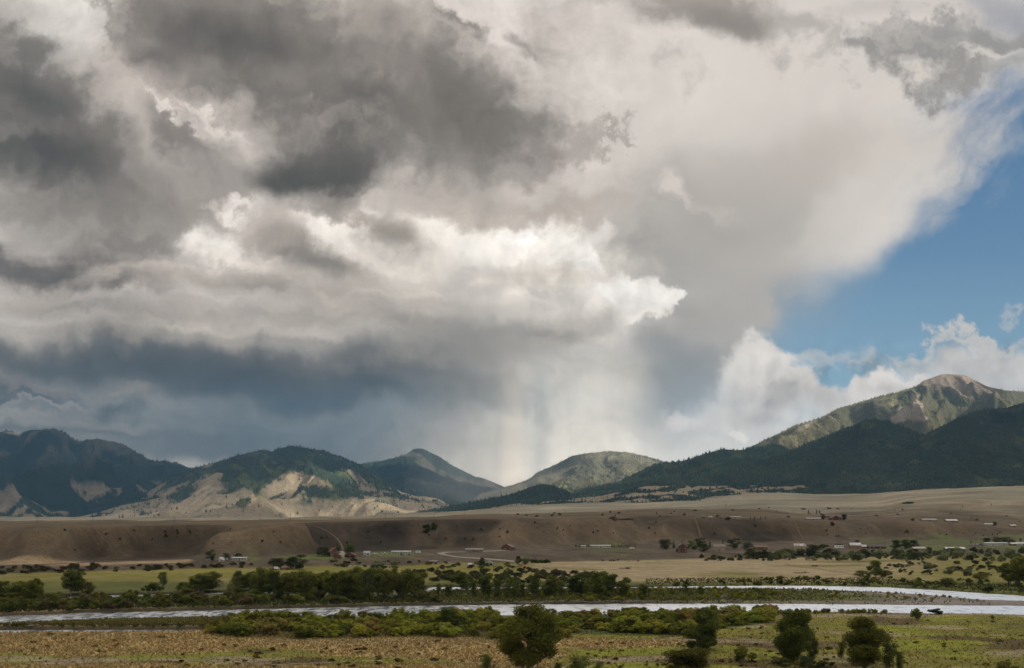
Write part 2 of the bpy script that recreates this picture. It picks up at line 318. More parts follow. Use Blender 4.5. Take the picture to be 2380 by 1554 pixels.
SKY_DECK = [
    # creamy middle band
    ('h', 0.42, 0.775, 0.55, 0.035, -3, 0.9, 0.75, (206, 199, 190)),
    ('h', 0.42, 0.735, 0.40, 0.022, 2, 0.9, 0.6, (176, 168, 160)),
    ('h', 0.95, 0.765, 0.30, 0.035, 5, 0.9, 0.6, (184, 178, 171)),
    ('h', 1.10, 0.725, 0.22, 0.025, 2, 0.9, 0.5, (206, 199, 191)),
    ('h', 0.78, 0.690, 0.20, 0.030, 3, 0.9, 0.6, (180, 172, 164)),
    ('h', 0.15, 0.71, 0.18, 0.035, 8, 0.9, 0.55, (172, 164, 156)),
    ('h', 0.35, 0.655, 0.12, 0.025, -10, 0.9, 0.6, (216, 208, 200)),
    # low dark base, blue grey
    ('s', 0.10, 1.00, 0.75, 0.11, 0, 0.7, 0.95, (146, 144, 141)),
    ('s', 0.62, 1.02, 0.36, 0.12, -5, 0.8, 0.9, (105, 113, 121)),
    ('h', 0.08, 0.95, 0.15, 0.022, -2, 0.9, 0.8, (166, 162, 158)),
    ('h', 0.33, 0.965, 0.16, 0.020, 5, 0.9, 0.5, (136, 137, 138)),
    ('h', 0.10, 0.998, 0.30, 0.012, 3, 0.9, 0.6, (108, 111, 114)),
    ('h', 0.13, 0.984, 0.15, 0.008, 3, 0.9, 0.5, (162, 160, 156)),
    ('m', 0.075, 0.938, 0.045, 0.012, 5, 0.8, 0.7, (112, 112, 112)),
    ('s', 0.45, 1.090, 0.09, 0.016, 5, 0.9, 0.85, (190, 188, 184)),
    ('s', 0.78, 0.862, 0.28, 0.042, -3, 0.95, 0.8, (130, 130, 129)),
    ('s', 0.36, 0.845, 0.55, 0.042, 3, 0.8, 0.85, (108, 109, 110)),
    ('s', 0.42, 0.866, 0.54, 0.046, 4, 0.95, 0.8, (100, 102, 103)),
    ('s', 0.48, 0.880, 0.42, 0.028, 6, 0.95, 0.75, (88, 94, 99)),
    ('s', 0.68, 0.912, 0.22, 0.026, 3, 0.95, 0.65, (86, 93, 100)),
    ('m', 0.06, 0.893, 0.11, 0.020, 0, 0.6, 0.9, (126, 122, 118)),
    ('m', 0.06, 0.907, 0.10, 0.008, 0, 0.9, 0.8, (92, 94, 96)),
    ('h', 0.28, 0.907, 0.08, 0.008, -5, 0.9, 0.7, (156, 152, 147)),
    ('m', 0.22, 0.935, 0.05, 0.025, 20, 0.9, 0.7, (94, 99, 103)),
    ('h', 1.08, 0.822, 0.22, 0.026, -6, 0.9, 0.65, (166, 161, 154)),
    # grey middle masses
    ('m', 0.20, 0.655, 0.20, 0.045, 10, 0.8, 0.85, (134, 127, 121)),
    ('h', 0.00, 0.615, 0.20, 0.032, 8, 0.8, 0.85, (106, 102, 98)),
    ('m', 0.275, 0.690, 0.05, 0.022, 35, 0.7, 0.6, (124, 118, 112)),
    ('m', 0.28, 0.575, 0.18, 0.045, 0, 0.8, 0.85, (132, 126, 121)),
    ('m', 0.72, 0.575, 0.12, 0.035, 25, 0.8, 0.85, (154, 146, 139)),
    ('s', 0.77, 0.605, 0.08, 0.022, 15, 0.9, 0.75, (140, 133, 126)),
    ('m', 0.66, 0.51, 0.07, 0.05, 30, 0.8, 0.65, (176, 168, 161)),
    ('m', 0.70, 0.655, 0.18, 0.030, 0, 0.9, 0.6, (178, 170, 162)),
    ('m', 0.93, 0.515, 0.085, 0.038, 20, 0.95, 0.9, (164, 156, 148)),
    ('s', 0.96, 0.545, 0.06, 0.022, 15, 0.9, 0.7, (150, 142, 134)),
    ('m', 1.23, 0.485, 0.17, 0.035, 8, 0.8, 0.8, (178, 170, 162)),
    ('m', 1.07, 0.40, 0.12, 0.10, 10, 0.9, 0.7, (182, 175, 169)),
    ('m', 1.255, 0.370, 0.045, 0.034, -10, 0.95, 0.9, (152, 145, 140)),
    ('m', 1.325, 0.350, 0.040, 0.028, 0, 0.8, 0.75, (164, 157, 152)),
    ('r', 1.40, 0.338, 0.055, 0.014, 0, 0.8, 0.75, (172, 165, 160)),
    ('m', 0.42, 0.42, 0.15, 0.06, 0, 0.9, 0.8, (162, 155, 150)),
    ('m', 0.38, 0.475, 0.14, 0.04, -10, 0.9, 0.7, (156, 149, 143)),
    ('m', 0.12, 0.49, 0.22, 0.06, 5, 0.9, 0.85, (146, 141, 136)),
    ('m', 0.42, 0.325, 0.10, 0.036, 30, 0.9, 0.9, (136, 130, 126)),
    ('s', 0.36, 0.215, 0.16, 0.045, 18, 0.9, 0.7, (186, 178, 173)),
    # bright gaps and thin veils between the masses
    ('m', 0.52, 0.448, 0.055, 0.014, 8, 0.95, 0.85, (236, 231, 226)),
    ('m', 0.50, 0.545, 0.060, 0.030, 25, 0.95, 0.85, (243, 239, 234)),
    ('m', 0.41, 0.275, 0.075, 0.010, 28, 0.95, 0.80, (226, 220, 214)),
    ('m', 0.50, 0.290, 0.050, 0.010, 30, 0.95, 0.80, (230, 224, 218)),
    ('m', 0.88, 0.455, 0.040, 0.018, 10, 0.95, 0.85, (236, 231, 226)),
    ('m', 0.83, 0.520, 0.045, 0.016, 35, 0.95, 0.80, (238, 233, 228)),
    ('h', 0.62, 0.610, 0.10, 0.012, 10, 0.95, 0.70, (226, 219, 211)),
    ('h', 0.30, 0.640, 0.13, 0.010, -4, 0.95, 0.65, (206, 198, 190)),
    ('h', 0.55, 0.655, 0.16, 0.016, 2, 0.95, 0.55, (168, 160, 152)),
    ('h', 0.20, 0.775, 0.20, 0.010, 2, 0.95, 0.55, (172, 165, 157)),
    ('h', 0.62, 0.800, 0.25, 0.012, 3, 0.95, 0.55, (158, 153, 147)),
    ('m', 0.245, 0.245, 0.030, 0.050, -35, 0.95, 0.6, (206, 199, 193)),
    # left dark mass
    ('m', 0.00, 0.20, 0.17, 0.20, -25, 0.5, 0.95, (126, 123, 120)),
    ('m', 0.10, 0.24, 0.17, 0.10, 50, 0.7, 0.9, (124, 121, 117)),
    ('m', 0.14, 0.36, 0.20, 0.10, 25, 0.7, 0.9, (122, 118, 113)),
    ('s', 0.04, 0.34, 0.16, 0.055, 20, 0.9, 0.85, (98, 97, 94)),
    ('s', 0.20, 0.385, 0.11, 0.035, 15, 0.9, 0.7, (104, 101, 97)),
    ('s', 0.09, 0.215, 0.10, 0.040, 35, 0.9, 0.75, (102, 101, 99)),
    ('m', 0.02, 0.285, 0.10, 0.020, 15, 0.9, 0.6, (146, 142, 138)),
    ('r', 0.25, 0.06, 0.022, 0.085, -35, 0.8, 0.7, (164, 158, 154)),
    # big dark mass in the upper middle
    ('m', 0.52, 0.08, 0.22, 0.13, 0, 0.6, 0.95, (144, 139, 135)),
    ('r', 0.50, 0.08, 0.22, 0.14, 0, 0.7, 0.8, (142, 137, 133)),
    ('r', 0.72, 0.15, 0.30, 0.11, 14, 0.6, 0.95, (138, 133, 128)),
    ('m', 1.00, 0.20, 0.22, 0.13, 30, 0.6, 0.95, (144, 139, 134)),
    ('r', 1.02, 0.22, 0.21, 0.12, 32, 0.7, 0.8, (140, 135, 130)),
    ('m', 1.11, 0.25, 0.13, 0.055, 25, 0.7, 0.95, (134, 129, 124)),
    ('m', 0.90, 0.06, 0.11, 0.07, 20, 0.9, 0.7, (168, 162, 157)),
    ('m', 0.70, 0.27, 0.13, 0.09, 20, 0.8, 0.85, (136, 130, 125)),
    ('s', 0.52, 0.055, 0.16, 0.030, 5, 0.9, 0.75, (120, 116, 113)),
    ('s', 0.54, 0.105, 0.20, 0.036, 8, 0.9, 0.85, (106, 103, 100)),
    ('s', 0.35, 0.145, 0.06, 0.030, 0, 0.9, 0.8, (112, 108, 105)),
    ('s', 1.08, 0.265, 0.09, 0.035, 10, 0.9, 0.75, (122, 117, 112)),
    ('m', 0.86, 0.225, 0.09, 0.035, 15, 0.9, 0.75, (116, 112, 108)),
    ('m', 0.60, 0.20, 0.12, 0.025, 5, 0.9, 0.6, (122, 118, 114)),
    ('m', 0.77, 0.35, 0.16, 0.075, -12, 0.6, 0.95, (114, 110, 105)),
    ('s', 0.74, 0.375, 0.15, 0.038, -4, 0.8, 0.95, (90, 88, 84)),
    ('s', 0.62, 0.40, 0.05, 0.022, 5, 0.8, 0.85, (92, 90, 86)),
    ('m', 0.80, 0.44, 0.075, 0.030, 5, 0.8, 0.75, (142, 136, 130)),
    ('m', 1.06, 0.045, 0.055, 0.016, 20, 0.95, 0.9, (138, 132, 128)),
    ('m', 1.24, 0.085, 0.04, 0.018, 25, 0.8, 0.75, (160, 153, 149)),
]
build_sky()
scene.cycles.use_denoising = True
scene.cycles.max_bounces = 5
scene.cycles.diffuse_bounces = 3
scene.cycles.glossy_bounces = 2
scene.cycles.transmission_bounces = 3
scene.cycles.transparent_max_bounces = 12
scene.cycles.volume_bounces = 0
scene.cycles.caustics_reflective = False
scene.cycles.caustics_refractive = False
# ------------------------------------------------------------------ numpy helpers
rng = np.random.default_rng(7)
random.seed(7)
_perm = np.random.default_rng(11).permutation(512)
_perm = np.concatenate([_perm, _perm])
_g = np.random.default_rng(12).uniform(0, 2 * np.pi, 512)
_gx, _gy = np.cos(_g), np.sin(_g)
def perlin(x, y, seed=0):
    x = np.asarray(x, float) + seed * 17.31; y = np.asarray(y, float) + seed * 9.77
    xi = np.floor(x).astype(int); yi = np.floor(y).astype(int)
    xf = x - xi; yf = y - yi
    u = xf * xf * xf * (xf * (xf * 6 - 15) + 10); v = yf * yf * yf * (yf * (yf * 6 - 15) + 10)
    def g(ix, iy, dx, dy):
        h = _perm[(_perm[ix & 511] + iy) & 511]
        return _gx[h] * dx + _gy[h] * dy
    a = g(xi, yi, xf, yf); b = g(xi + 1, yi, xf - 1, yf)
    c = g(xi, yi + 1, xf, yf - 1); d = g(xi + 1, yi + 1, xf - 1, yf - 1)
    return (a + u * (b - a)) * (1 - v) + (c + u * (d - c)) * v          # about -0.7 .. 0.7
def fbm(x, y, oct=5, gain=0.5, seed=0):
    s = 0.0; a = 1.0; f = 1.0
    for i in range(oct):
        s = s + a * perlin(x * f, y * f, seed + i * 3); a *= gain; f *= 2.03
    return s
def ridged(x, y, oct=5, gain=0.5, seed=0):
    s = 0.0; a = 1.0; f = 1.0; w = 1.0
    for i in range(oct):
        n = 1 - np.abs(perlin(x * f, y * f, seed + i * 5)) * 2.0
        n = np.clip(n, 0, 1) ** 1.5
        s = s + a * n * w; w = np.clip(n * 1.4, 0, 1); a *= gain; f *= 2.1
    return s / 1.6
def sst(a, b, x):
    t = np.clip((x - a) / (b - a), 0, 1); return t * t * (3 - 2 * t)
def ip(c, pts):
    p = np.array(pts, float); return np.interp(c, p[:, 0], p[:, 1])
def srgb(r, g, b): return np.array(lin(r, g, b)[:3])
def grid_mesh(name, V, nrow, ncol, colors=None, smooth=True, extra=None):
    i = np.arange((nrow - 1) * (ncol - 1)); r = i // (ncol - 1); c = i % (ncol - 1)
    a = r * ncol + c
    F = np.stack([a, a + 1, a + ncol + 1, a + ncol], 1)
    return np_mesh(name, V, F, colors, smooth, extra)
def np_mesh(name, V, F, colors=None, smooth=False, extra=None):
    V = np.asarray(V, np.float32); F = np.asarray(F, np.int32)
    me = bpy.data.meshes.new(name)
    me.vertices.add(len(V)); me.vertices.foreach_set('co', V.ravel())
    k = F.shape[1]
    me.loops.add(F.size); me.loops.foreach_set('vertex_index', F.ravel())
    me.polygons.add(len(F)); me.polygons.foreach_set('loop_start', np.arange(0, F.size, k, dtype=np.int32))
    me.polygons.foreach_set('loop_total', np.full(len(F), k, np.int32))
    if smooth: me.polygons.foreach_set('use_smooth', np.ones(len(F), bool))
    me.update(calc_edges=True)
    if colors is not None:
        at = me.color_attributes.new('tint', 'FLOAT_COLOR', 'POINT')
        c4 = np.ones((len(V), 4), np.float32); c4[:, :3] = colors
        at.data.foreach_set('color', c4.ravel())
    for n, v in (extra or {}).items():
        at = me.attributes.new(n, 'FLOAT', 'POINT'); at.data.foreach_set('value', np.asarray(v, np.float32).ravel())
    return me
def link(name, me, mat=None, parent=None, label=None, cat=None, group=None, kind=None, loc=None):
    o = bpy.data.objects.new(name, me)
    if me is not None and mat is not None: me.materials.append(mat)
    COL.objects.link(o)
    if parent is not None: o.parent = parent
    if loc is not None: o.location = loc
    for k, v in (('label', label), ('category', cat), ('group', group), ('kind', kind)):
        if v: o[k] = v
    return o
def material(name):
    m = bpy.data.materials.new(name); m.use_nodes = True
    S.nt = m.node_tree; b = m.node_tree.nodes['Principled BSDF']
    b.inputs['Roughness'].default_value = 0.9
    b.inputs['Specular IOR Level'].default_value = 0.15
    return m, b
def tint(): 
    n = new('ShaderNodeVertexColor'); n.layer_name = 'tint'; return S(n.outputs[0])
def attr(name):
    n = new('ShaderNodeAttribute'); n.attribute_name = name; return S(n.outputs['Fac'])
def opos():
    return S(new('ShaderNodeNewGeometry').outputs['Position']) if False else S(new('ShaderNodeTexCoord').outputs['Object'])
def wpos():
    return S(new('ShaderNodeNewGeometry').outputs['Position'])

# ------------------------------------------------------------------ the ground
def row_y(rows, h): return h * FOC / (rows - HOR)
WATER = -1.2
NEAR = [(-600, 1480), (-300, 1462), (0, 1453), (125, 1447), (250, 1443), (400, 1439), (595, 1436), (845, 1433.5), (995, 1432), (1190, 1430), (1440, 1427.5), (1785, 1423), (2035, 1423), (2110, 1425), (2380, 1429.5), (2700, 1434), (3000, 1440)]
FAR = [(-600, 1448), (-300, 1440), (0, 1433), (125, 1428), (250, 1423.5), (400, 1421), (595, 1416.5), (845, 1411), (995, 1408), (1190, 1406), (1440, 1404.5), (1785, 1404.6), (2035, 1407), (2110, 1408), (2380, 1410), (2700, 1412), (3000, 1414)]
NEAR2 = [(-600, 1404), (-200, 1397), (0, 1394), (100, 1392.5), (155, 1391.5), (300, 1386.5), (500, 1381), (800, 1375.5), (960, 1371), (988, 1373.5), (1060, 1372.5), (1200, 1370), (1490, 1367.3), (1600, 1366.8), (1785, 1367), (1900, 1367.7), (2060, 1373.5), (2150, 1378), (2285, 1389.5), (2380, 1393), (2600, 1404), (3000, 1415)]
FAR2 = [(-600, 1396), (-200, 1389), (0, 1388), (100, 1386.5), (155, 1386), (300, 1384), (500, 1379), (800, 1373.5), (960, 1367.5), (988, 1365.5), (1060, 1365), (1200, 1365.3), (1490, 1365.6), (1600, 1363.8), (1785, 1362.3), (1900, 1362.5), (2060, 1366.3), (2150, 1371), (2285, 1380), (2380, 1386.3), (2600, 1396), (3000, 1408)]
NEAR3 = [(-600, 1488), (-300, 1476), (0, 1469.6), (200, 1469), (300, 1468.2), (400, 1466.5), (470, 1464.5), (520, 1463)]
FAR3 = [(-600, 1482), (-300, 1471), (0, 1464.8), (300, 1464.5), (470, 1464.3), (520, 1464.5)]
K1 = [(-400, 770), (0, 800), (500, 880), (900, 930), (1190, 985), (1600, 1060), (2000, 1120), (2380, 1180), (2800, 1220)]
Z2 = [(-400, 5), (0, 5.5), (500, 6), (900, 5.5), (1300, 5), (1700, 4), (2380, 4)]
ROW3 = [(-400, 1310, 7.5), (0, 1304, 8), (500, 1290, 9), (760, 1283, 9.5), (1190, 1273, 10), (1500, 1262, 10), (1785, 1258, 10), (2100, 1252, 11), (2380, 1248, 12), (2800, 1244, 12)]
ROW4 = [(-400, 1226), (0, 1226), (300, 1222), (600, 1220), (845, 1214), (1070, 1207), (1300, 1205), (1500, 1203), (1785, 1208), (1900, 1211), (2100, 1214), (2200, 1217), (2330, 1232), (2420, 1236), (2800, 1238)]
ROW5 = [(-400, 1222), (0, 1224), (100, 1218.7), (250, 1221), (425, 1218), (595, 1214), (845, 1208.7), (1000, 1204), (1070, 1199), (1190, 1200), (1300, 1194), (1440, 1188.7), (1590, 1183.7), (1785, 1186), (1860, 1197), (2000, 1203), (2150, 1200), (2250, 1206), (2380, 1216), (2800, 1220)]
Y5 = [(-400, 1400), (600, 1500), (1190, 1900), (1590, 2100), (2380, 2100)]
ROW6 = [(-400, 1217), (0, 1216), (600, 1213), (900, 1206), (1190, 1195), (1590, 1182), (1785, 1178), (1900, 1184), (2050, 1182), (2110, 1168), (2200, 1164), (2380, 1160), (2800, 1155)]
ROW7 = [(-400, 1208), (0, 1207), (300, 1208), (595, 1207), (845, 1203), (970, 1194), (1095, 1188.7), (1190, 1180), (1290, 1174), (1390, 1170), (1477, 1168.7), (1615, 1162), (1740, 1150), (1785, 1148), (1950, 1147), (2056, 1141.6), (2137, 1136), (2380, 1127), (2800, 1115)]
def col_of(x, y): return 1190.0 + FOC * x / np.maximum(y, 250.0)
def channels(x, y):
    """signed distance into the three channels (positive inside the water's bed)"""
    c = col_of(x, y) + 6 * fbm(x / 60.0, y / 60.0, 2, seed=3)
    hw = CAM_H - WATER
    def din(n, f):
        yn = row_y(ip(c, n), CAM_H - 0.1); yf = row_y(ip(c, f), hw)
        return np.minimum(y - yn, yf - y)
    d1, d2 = din(NEAR, FAR), din(NEAR2, FAR2)
    d3 = np.where(c < 520, din(NEAR3, FAR3), -50.0)
    wob = 2.4 * fbm(x / 11.0, y / 16.0, 4, seed=9)
    return d1 + wob, d2 + wob, d3 + wob * 0.5
def profile(c, y):
    y1 = ip(c, K1); y2 = y1 + 25; z2 = ip(c, Z2)
    r3 = np.array(ROW3, float); z3 = np.interp(c, r3[:, 0], r3[:, 2]); y3 = (CAM_H - z3) * FOC / (np.interp(c, r3[:, 0], r3[:, 1]) - HOR)
    k4 = (ip(c, ROW4) - HOR) / FOC
    z4 = (45 - k4 * y3 + 2.9 * k4 * z3) / (1 + 2.9 * k4); y4 = y3 + (z4 - z3) * 2.9
    y5 = np.maximum(ip(c, Y5), y4 + 350); z5 = 45 - (ip(c, ROW5) - HOR) / FOC * y5
    y6 = np.full_like(c, 3000.0); z6 = 45 - (ip(c, ROW6) - HOR) / FOC * y6
    y7 = np.full_like(c, 5200.0); z7 = 45 - (ip(c, ROW7) - HOR) / FOC * y7
    y8 = np.full_like(c, 14000.0); z8 = z7 + (z7 - 30) * 0.8
    ys = [np.full_like(c, -5000.0), y1, y2, y3, y4, y5, y6, y7, y8]
    zs = [np.zeros_like(c), np.zeros_like(c) + 0.3, z2, z3, z4, z5, z6, z7, z8]
    z = np.zeros_like(c)
    for i in range(len(ys) - 1):
        t = np.clip((y - ys[i]) / (ys[i + 1] - ys[i]), 0, 1)
        z = np.where(y >= ys[i], zs[i] + (zs[i + 1] - zs[i]) * t, z)
    return z, ys
def bench_rib(x, y): return ridged(x / 260.0 + 0.15 * fbm(x / 90.0, y / 90.0, 2, seed=4), y / 900.0, 3, seed=21)
def ground_z(x, y):
    x = np.asarray(x, float); y = np.asarray(y, float)
    c = col_of(x, y)
    # gullies and spurs in the bench face, rolling ground further off
    _, ys = profile(c, y)
    face = sst(0, 1, (y - ys[3] + 60) / 120.0) * (1 - sst(0, 1, (y - ys[4] - 80) / 400.0))
    gul = (bench_rib(x, y) - 0.55) * 150.0
    gul = gul + fbm(x / 60.0, y / 120.0, 3, seed=8) * 9
    yy = y + gul * face
    dy = np.clip(y * 0.012, 4, 30)
    z = (profile(c, yy - dy)[0] + profile(c, yy)[0] + profile(c, yy + dy)[0]) / 3
    far = sst(1000, 2200, y)
    z = z + far * (fbm(x / 420.0, y / 330.0, 4, seed=31) * 11.0 + fbm(x / 1300.0, y / 800.0, 3, seed=33) * 12.0 * sst(1500, 3000, y))
    z = z + fbm(x / 35.0, y / 35.0, 3, seed=5) * 0.35 * (1 - far)
    z = z + sst(700, 1000, y) * fbm(x / 75.0, y / 60.0, 3, seed=6) * 1.2
    # gravel bar and islands lie low between the channels
    d1, d2, d3 = channels(x, y)
    bar = sst(1500, 1850, c) * sst(-60, -5, np.minimum(-(d1 < -200) * 0.0, 0) + d1 * 0 - 0) if False else 0
    between = (y > row_y(ip(c, FAR), 46.2) - 2) & (y < row_y(ip(c, NEAR2), 46.2) + 2)
    low = between * sst(1350, 1850, c) * 0.75
    z = z - low * (0.4 + 0.6 * sst(1850, 2200, c))
    d = np.maximum(np.maximum(d1, d2), d3)
    bankw = 1.6 + 5.0 * sst(1250, 1900, c) * sst(0, 8, y - row_y(ip(c, FAR), 46.2) + 10)
    z = z + (-2.3 - z) * sst(-bankw, 1.2, d)
    return z

GY = np.concatenate([np.linspace(-600, 260, 12)[:-1], np.geomspace(260, 420, 120)[:-1], np.arange(420, 720, 0.9), np.geomspace(720, 1700, 420), np.geomspace(1720, 14000, 200)])
GU = np.concatenate([np.linspace(-2.2, -0.60, 20)[:-1], np.linspace(-0.60, 0.60, 640), np.linspace(0.60, 2.2, 20)[1:]])
uu, yyg = np.meshgrid(GU, GY)
xx = uu * np.maximum(yyg, 250.0)
zz = ground_z(xx, yyg)
cc = col_of(xx, yyg)
def tussock_field(x, y, c):
    n3 = fbm(x / 150.0, y / 90.0, 4, seed=43); n1 = fbm(x / 40.0, y / 40.0, 4, seed=41)
    f = 0.22 + n3 * 0.35 + n1 * 0.12 - sst(1180, 1480, c) * 0.55
    # green swale along the lower left, its rim rising to the right
    sw = ip(c, [(-200, 352), (150, 338), (330, 345), (600, 352), (800, 346), (1000, 330), (1150, 318), (3000, 300)])
    f = f - 0.55 * sst(6, -10, y - sw + n1 * 14) * sst(318, 326, y + n1 * 8)
    # the tan tongue in front of the willows
    f = f + 0.75 * sst(1.2, 0.7, np.sqrt(((c - 1430) / 170.0) ** 2 + ((y - 372) / 14.0) ** 2) + n1 * 0.5)
    return sst(-0.10, 0.10, f)
def ground_colour(x, y, z):
    c = col_of(x, y); _, ys = profile(c, y)
    n1 = fbm(x / 40.0, y / 40.0, 4, seed=41); n2 = fbm(x / 12.0, y / 14.0, 4, seed=42); n3 = fbm(x / 150.0, y / 90.0, 4, seed=43)
    A = lambda r, g, b: np.array([r, g, b])
    def mix(col, m, k): return col + (k - col) * np.clip(m, 0, 1)[..., None]
    green = A(0.168, 0.152, 0.026); lush = A(0.195, 0.205, 0.022); tan = A(0.360, 0.262, 0.110); rust = A(0.095, 0.066, 0.024)
    straw = A(0.34, 0.275, 0.17); brown = A(0.095, 0.072, 0.048); dkgreen = A(0.050, 0.070, 0.018)
    col = np.zeros(x.shape + (3,)) + green
    # near meadow: tan tussock field on the left, green and rust patches on the right
    tus = tussock_field(x, y, c)
    near = 1 - sst(505, 520, y)
    col = mix(col, tus * near, tan)
    m2 = fbm(x / 48.0, y / 42.0, 5, seed=45)
    col = mix(col, near * sst(0.06, 0.20, m2) * (1 - tus) * 0.9, rust)
    col = mix(col, near * sst(0.10, 0.26, fbm(x / 52.0, y / 34.0, 4, seed=47)) * (1 - tus) * 0.95, lush)
    col = mix(col, near * sst(0.16, 0.34, fbm(x / 45.0, y / 24.0, 4, seed=49)) * (1 - tus * 0.4) * 0.75, straw * 0.85)
    # the bright oval of sedge on the right
    ov = ((x - 148) / 18.0) ** 2 + ((y - 376) / 9.0) ** 2
    col = mix(col, sst(1.15, 0.85, ov + n2 * 0.25), A(0.200, 0.205, 0.018))
    und = sst(505, 545, c + n1 * 40) * sst(1830, 1760, c) * sst(-6, 2, row_y(ip(c, [(505, 1478), (700, 1486), (1000, 1480), (1170, 1487), (1290, 1490), (1350, 1476), (1600, 1480), (1650, 1466), (1760, 1452), (1800, 1436)]), 45.0) * -1 + y + n1 * 8) * near
    col = mix(col, und, A(0.075, 0.085, 0.022))
    # islands and the far bank
    isl = sst(505, 525, y) * (1 - sst(700, 730, y))
    col = mix(col, isl, A(0.095, 0.100, 0.026) * (1 + 0.5 * n1[..., None]))
    grav = A(0.205, 0.178, 0.155)
    d1, d2, d3 = channels(x, y); d = np.maximum(np.maximum(d1, d2), d3)
    betw = (y > row_y(ip(c, FAR), 46.2) - 4) & (y < row_y(ip(c, NEAR2), 46.2) + 3)
    g = betw * sst(1600, 2150, c + n1 * 120) * sst(-0.35, 0.15, sst(1700, 2300, c) * 0.9 - 0.55 + n3 * 0.5 + sst(16, 4, y - row_y(ip(c, FAR), 46.2)))
    col = mix(col, g, grav)
    edge = sst(-7, -1.5, d) * sst(6, 1, d) * sst(1000, 1250, c) * betw
    col = mix(col, edge * 0.9, grav * 0.85)
    mud = sst(-3.0, -0.8, d)
    col = mix(col, mud * (1 - g) * 0.9, A(0.062, 0.048, 0.034))
    # far meadows: green on the left, mown straw on the right
    fm = sst(690, 740, y) * (1 - sst(-10, 10, y - ys[1]))
    fieldc = A(0.180, 0.160, 0.032) * (1 + 0.35 * n3[..., None])
    hay = A(0.31, 0.245, 0.140) * (1 + 0.25 * fbm(x / 160.0, y / 12.0, 4, seed=51)[..., None])
    hm = sst(1180, 1300, c + n1 * 90) * sst(2250, 1950, c + n1 * 150 + 200 * n3) * sst(0.0, 0.30, 0.40 + n3 * 0.7)
    col = mix(col, fm, fieldc); col = mix(col, fm * hm, hay)
    col = mix(col, fm * sst(0.1, 0.3, n1) * 0.5, A(0.24, 0.19, 0.11))
    # terrace and its scarp
    sc = sst(-8, 4, y - ys[1])
    col = mix(col, sc, brown * (1.0 + 0.45 * n1[..., None] + 0.3 * n2[..., None]))
    ter = sst(-4, 8, y - ys[2]) * (1 - sst(-25, 5, y - ys[3]))
    strip = sst(-6, 4, y - ys[2]) * (1 - sst(14, 22, y - ys[2])) * sst(455, 435, c)
    col = mix(col, strip, A(0.30, 0.215, 0.125))
    lawn = ter * (sst(540, 600, c) * sst(1000, 930, c) + sst(1330, 1420, c) * sst(1520, 1430, c) * 0.6 + sst(1950, 2060, c) * 0.8) * sst(-0.25, 0.2, n1)
    col = mix(col, lawn, A(0.105, 0.130, 0.032))
    # bench face: brown grass with pale ribs and rills, gully shade put into darker hollows; bench top a little paler
    fc = sst(-20, 15, y - ys[3])
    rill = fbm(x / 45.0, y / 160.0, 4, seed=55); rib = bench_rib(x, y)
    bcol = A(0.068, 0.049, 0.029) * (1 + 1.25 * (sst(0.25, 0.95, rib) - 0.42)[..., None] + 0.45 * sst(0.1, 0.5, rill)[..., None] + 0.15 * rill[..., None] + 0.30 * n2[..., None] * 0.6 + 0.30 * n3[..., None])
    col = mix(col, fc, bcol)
    top = sst(10, 120, y - ys[4])
    col = mix(col, top, A(0.110, 0.080, 0.044) * (1 + 0.45 * n3[..., None] + 0.35 * fbm(x / 220.0, y / 40.0, 4, seed=59)[..., None]))
    # far plain: pale sage and straw
    pl = sst(2000, 3100, y + n3 * 700)
    pn = fbm(x / 700.0, y / 260.0, 5, seed=57)
    col = mix(col, pl, A(0.215, 0.180, 0.122) * (1 + 0.60 * pn[..., None] + 0.60 * fbm(x / 300.0, y / 60.0, 4, seed=60)[..., None]))
    col = mix(col, pl * sst(0.05, 0.35, fbm(x / 500.0, y / 300.0, 4, seed=58)) * 0.7, A(0.165, 0.165, 0.115))
    return np.clip(col, 0.005, 0.6)
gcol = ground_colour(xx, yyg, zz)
gm, gb = material('ground')
p = wpos()
g1 = NOISE(p, 0.9, 5.0, 0.65, dims='3D'); g2 = NOISE(MAPPING(p, scale=(0.16, 0.35, 1), typ='POINT'), 1.0, 4.0, 0.6)
g3 = NOISE(p, 0.06, 4.0, 0.6)
fac = M('MULTIPLY_ADD', g1 - 0.5, 1.5, 1.0) * M('MULTIPLY_ADD', g2 - 0.5, 0.9, 1.0) * M('MULTIPLY_ADD', g3 - 0.5, 0.7, 1.0)
S.put(gb.inputs['Base Color'], MIX(1.0, tint(), GREY(fac), 'MULTIPLY'))
bm_ = new('ShaderNodeBump'); bm_.inputs['Strength'].default_value = 0.8; bm_.inputs['Distance'].default_value = 0.8
S.put(bm_.inputs['Height'], g1); S.nt.links.new(bm_.outputs[0], gb.inputs['Normal'])
ground = link('ground', grid_mesh('ground', np.stack([xx, yyg, zz], -1).reshape(-1, 3), len(GY), len(GU), gcol.reshape(-1, 3)), gm, kind='structure')

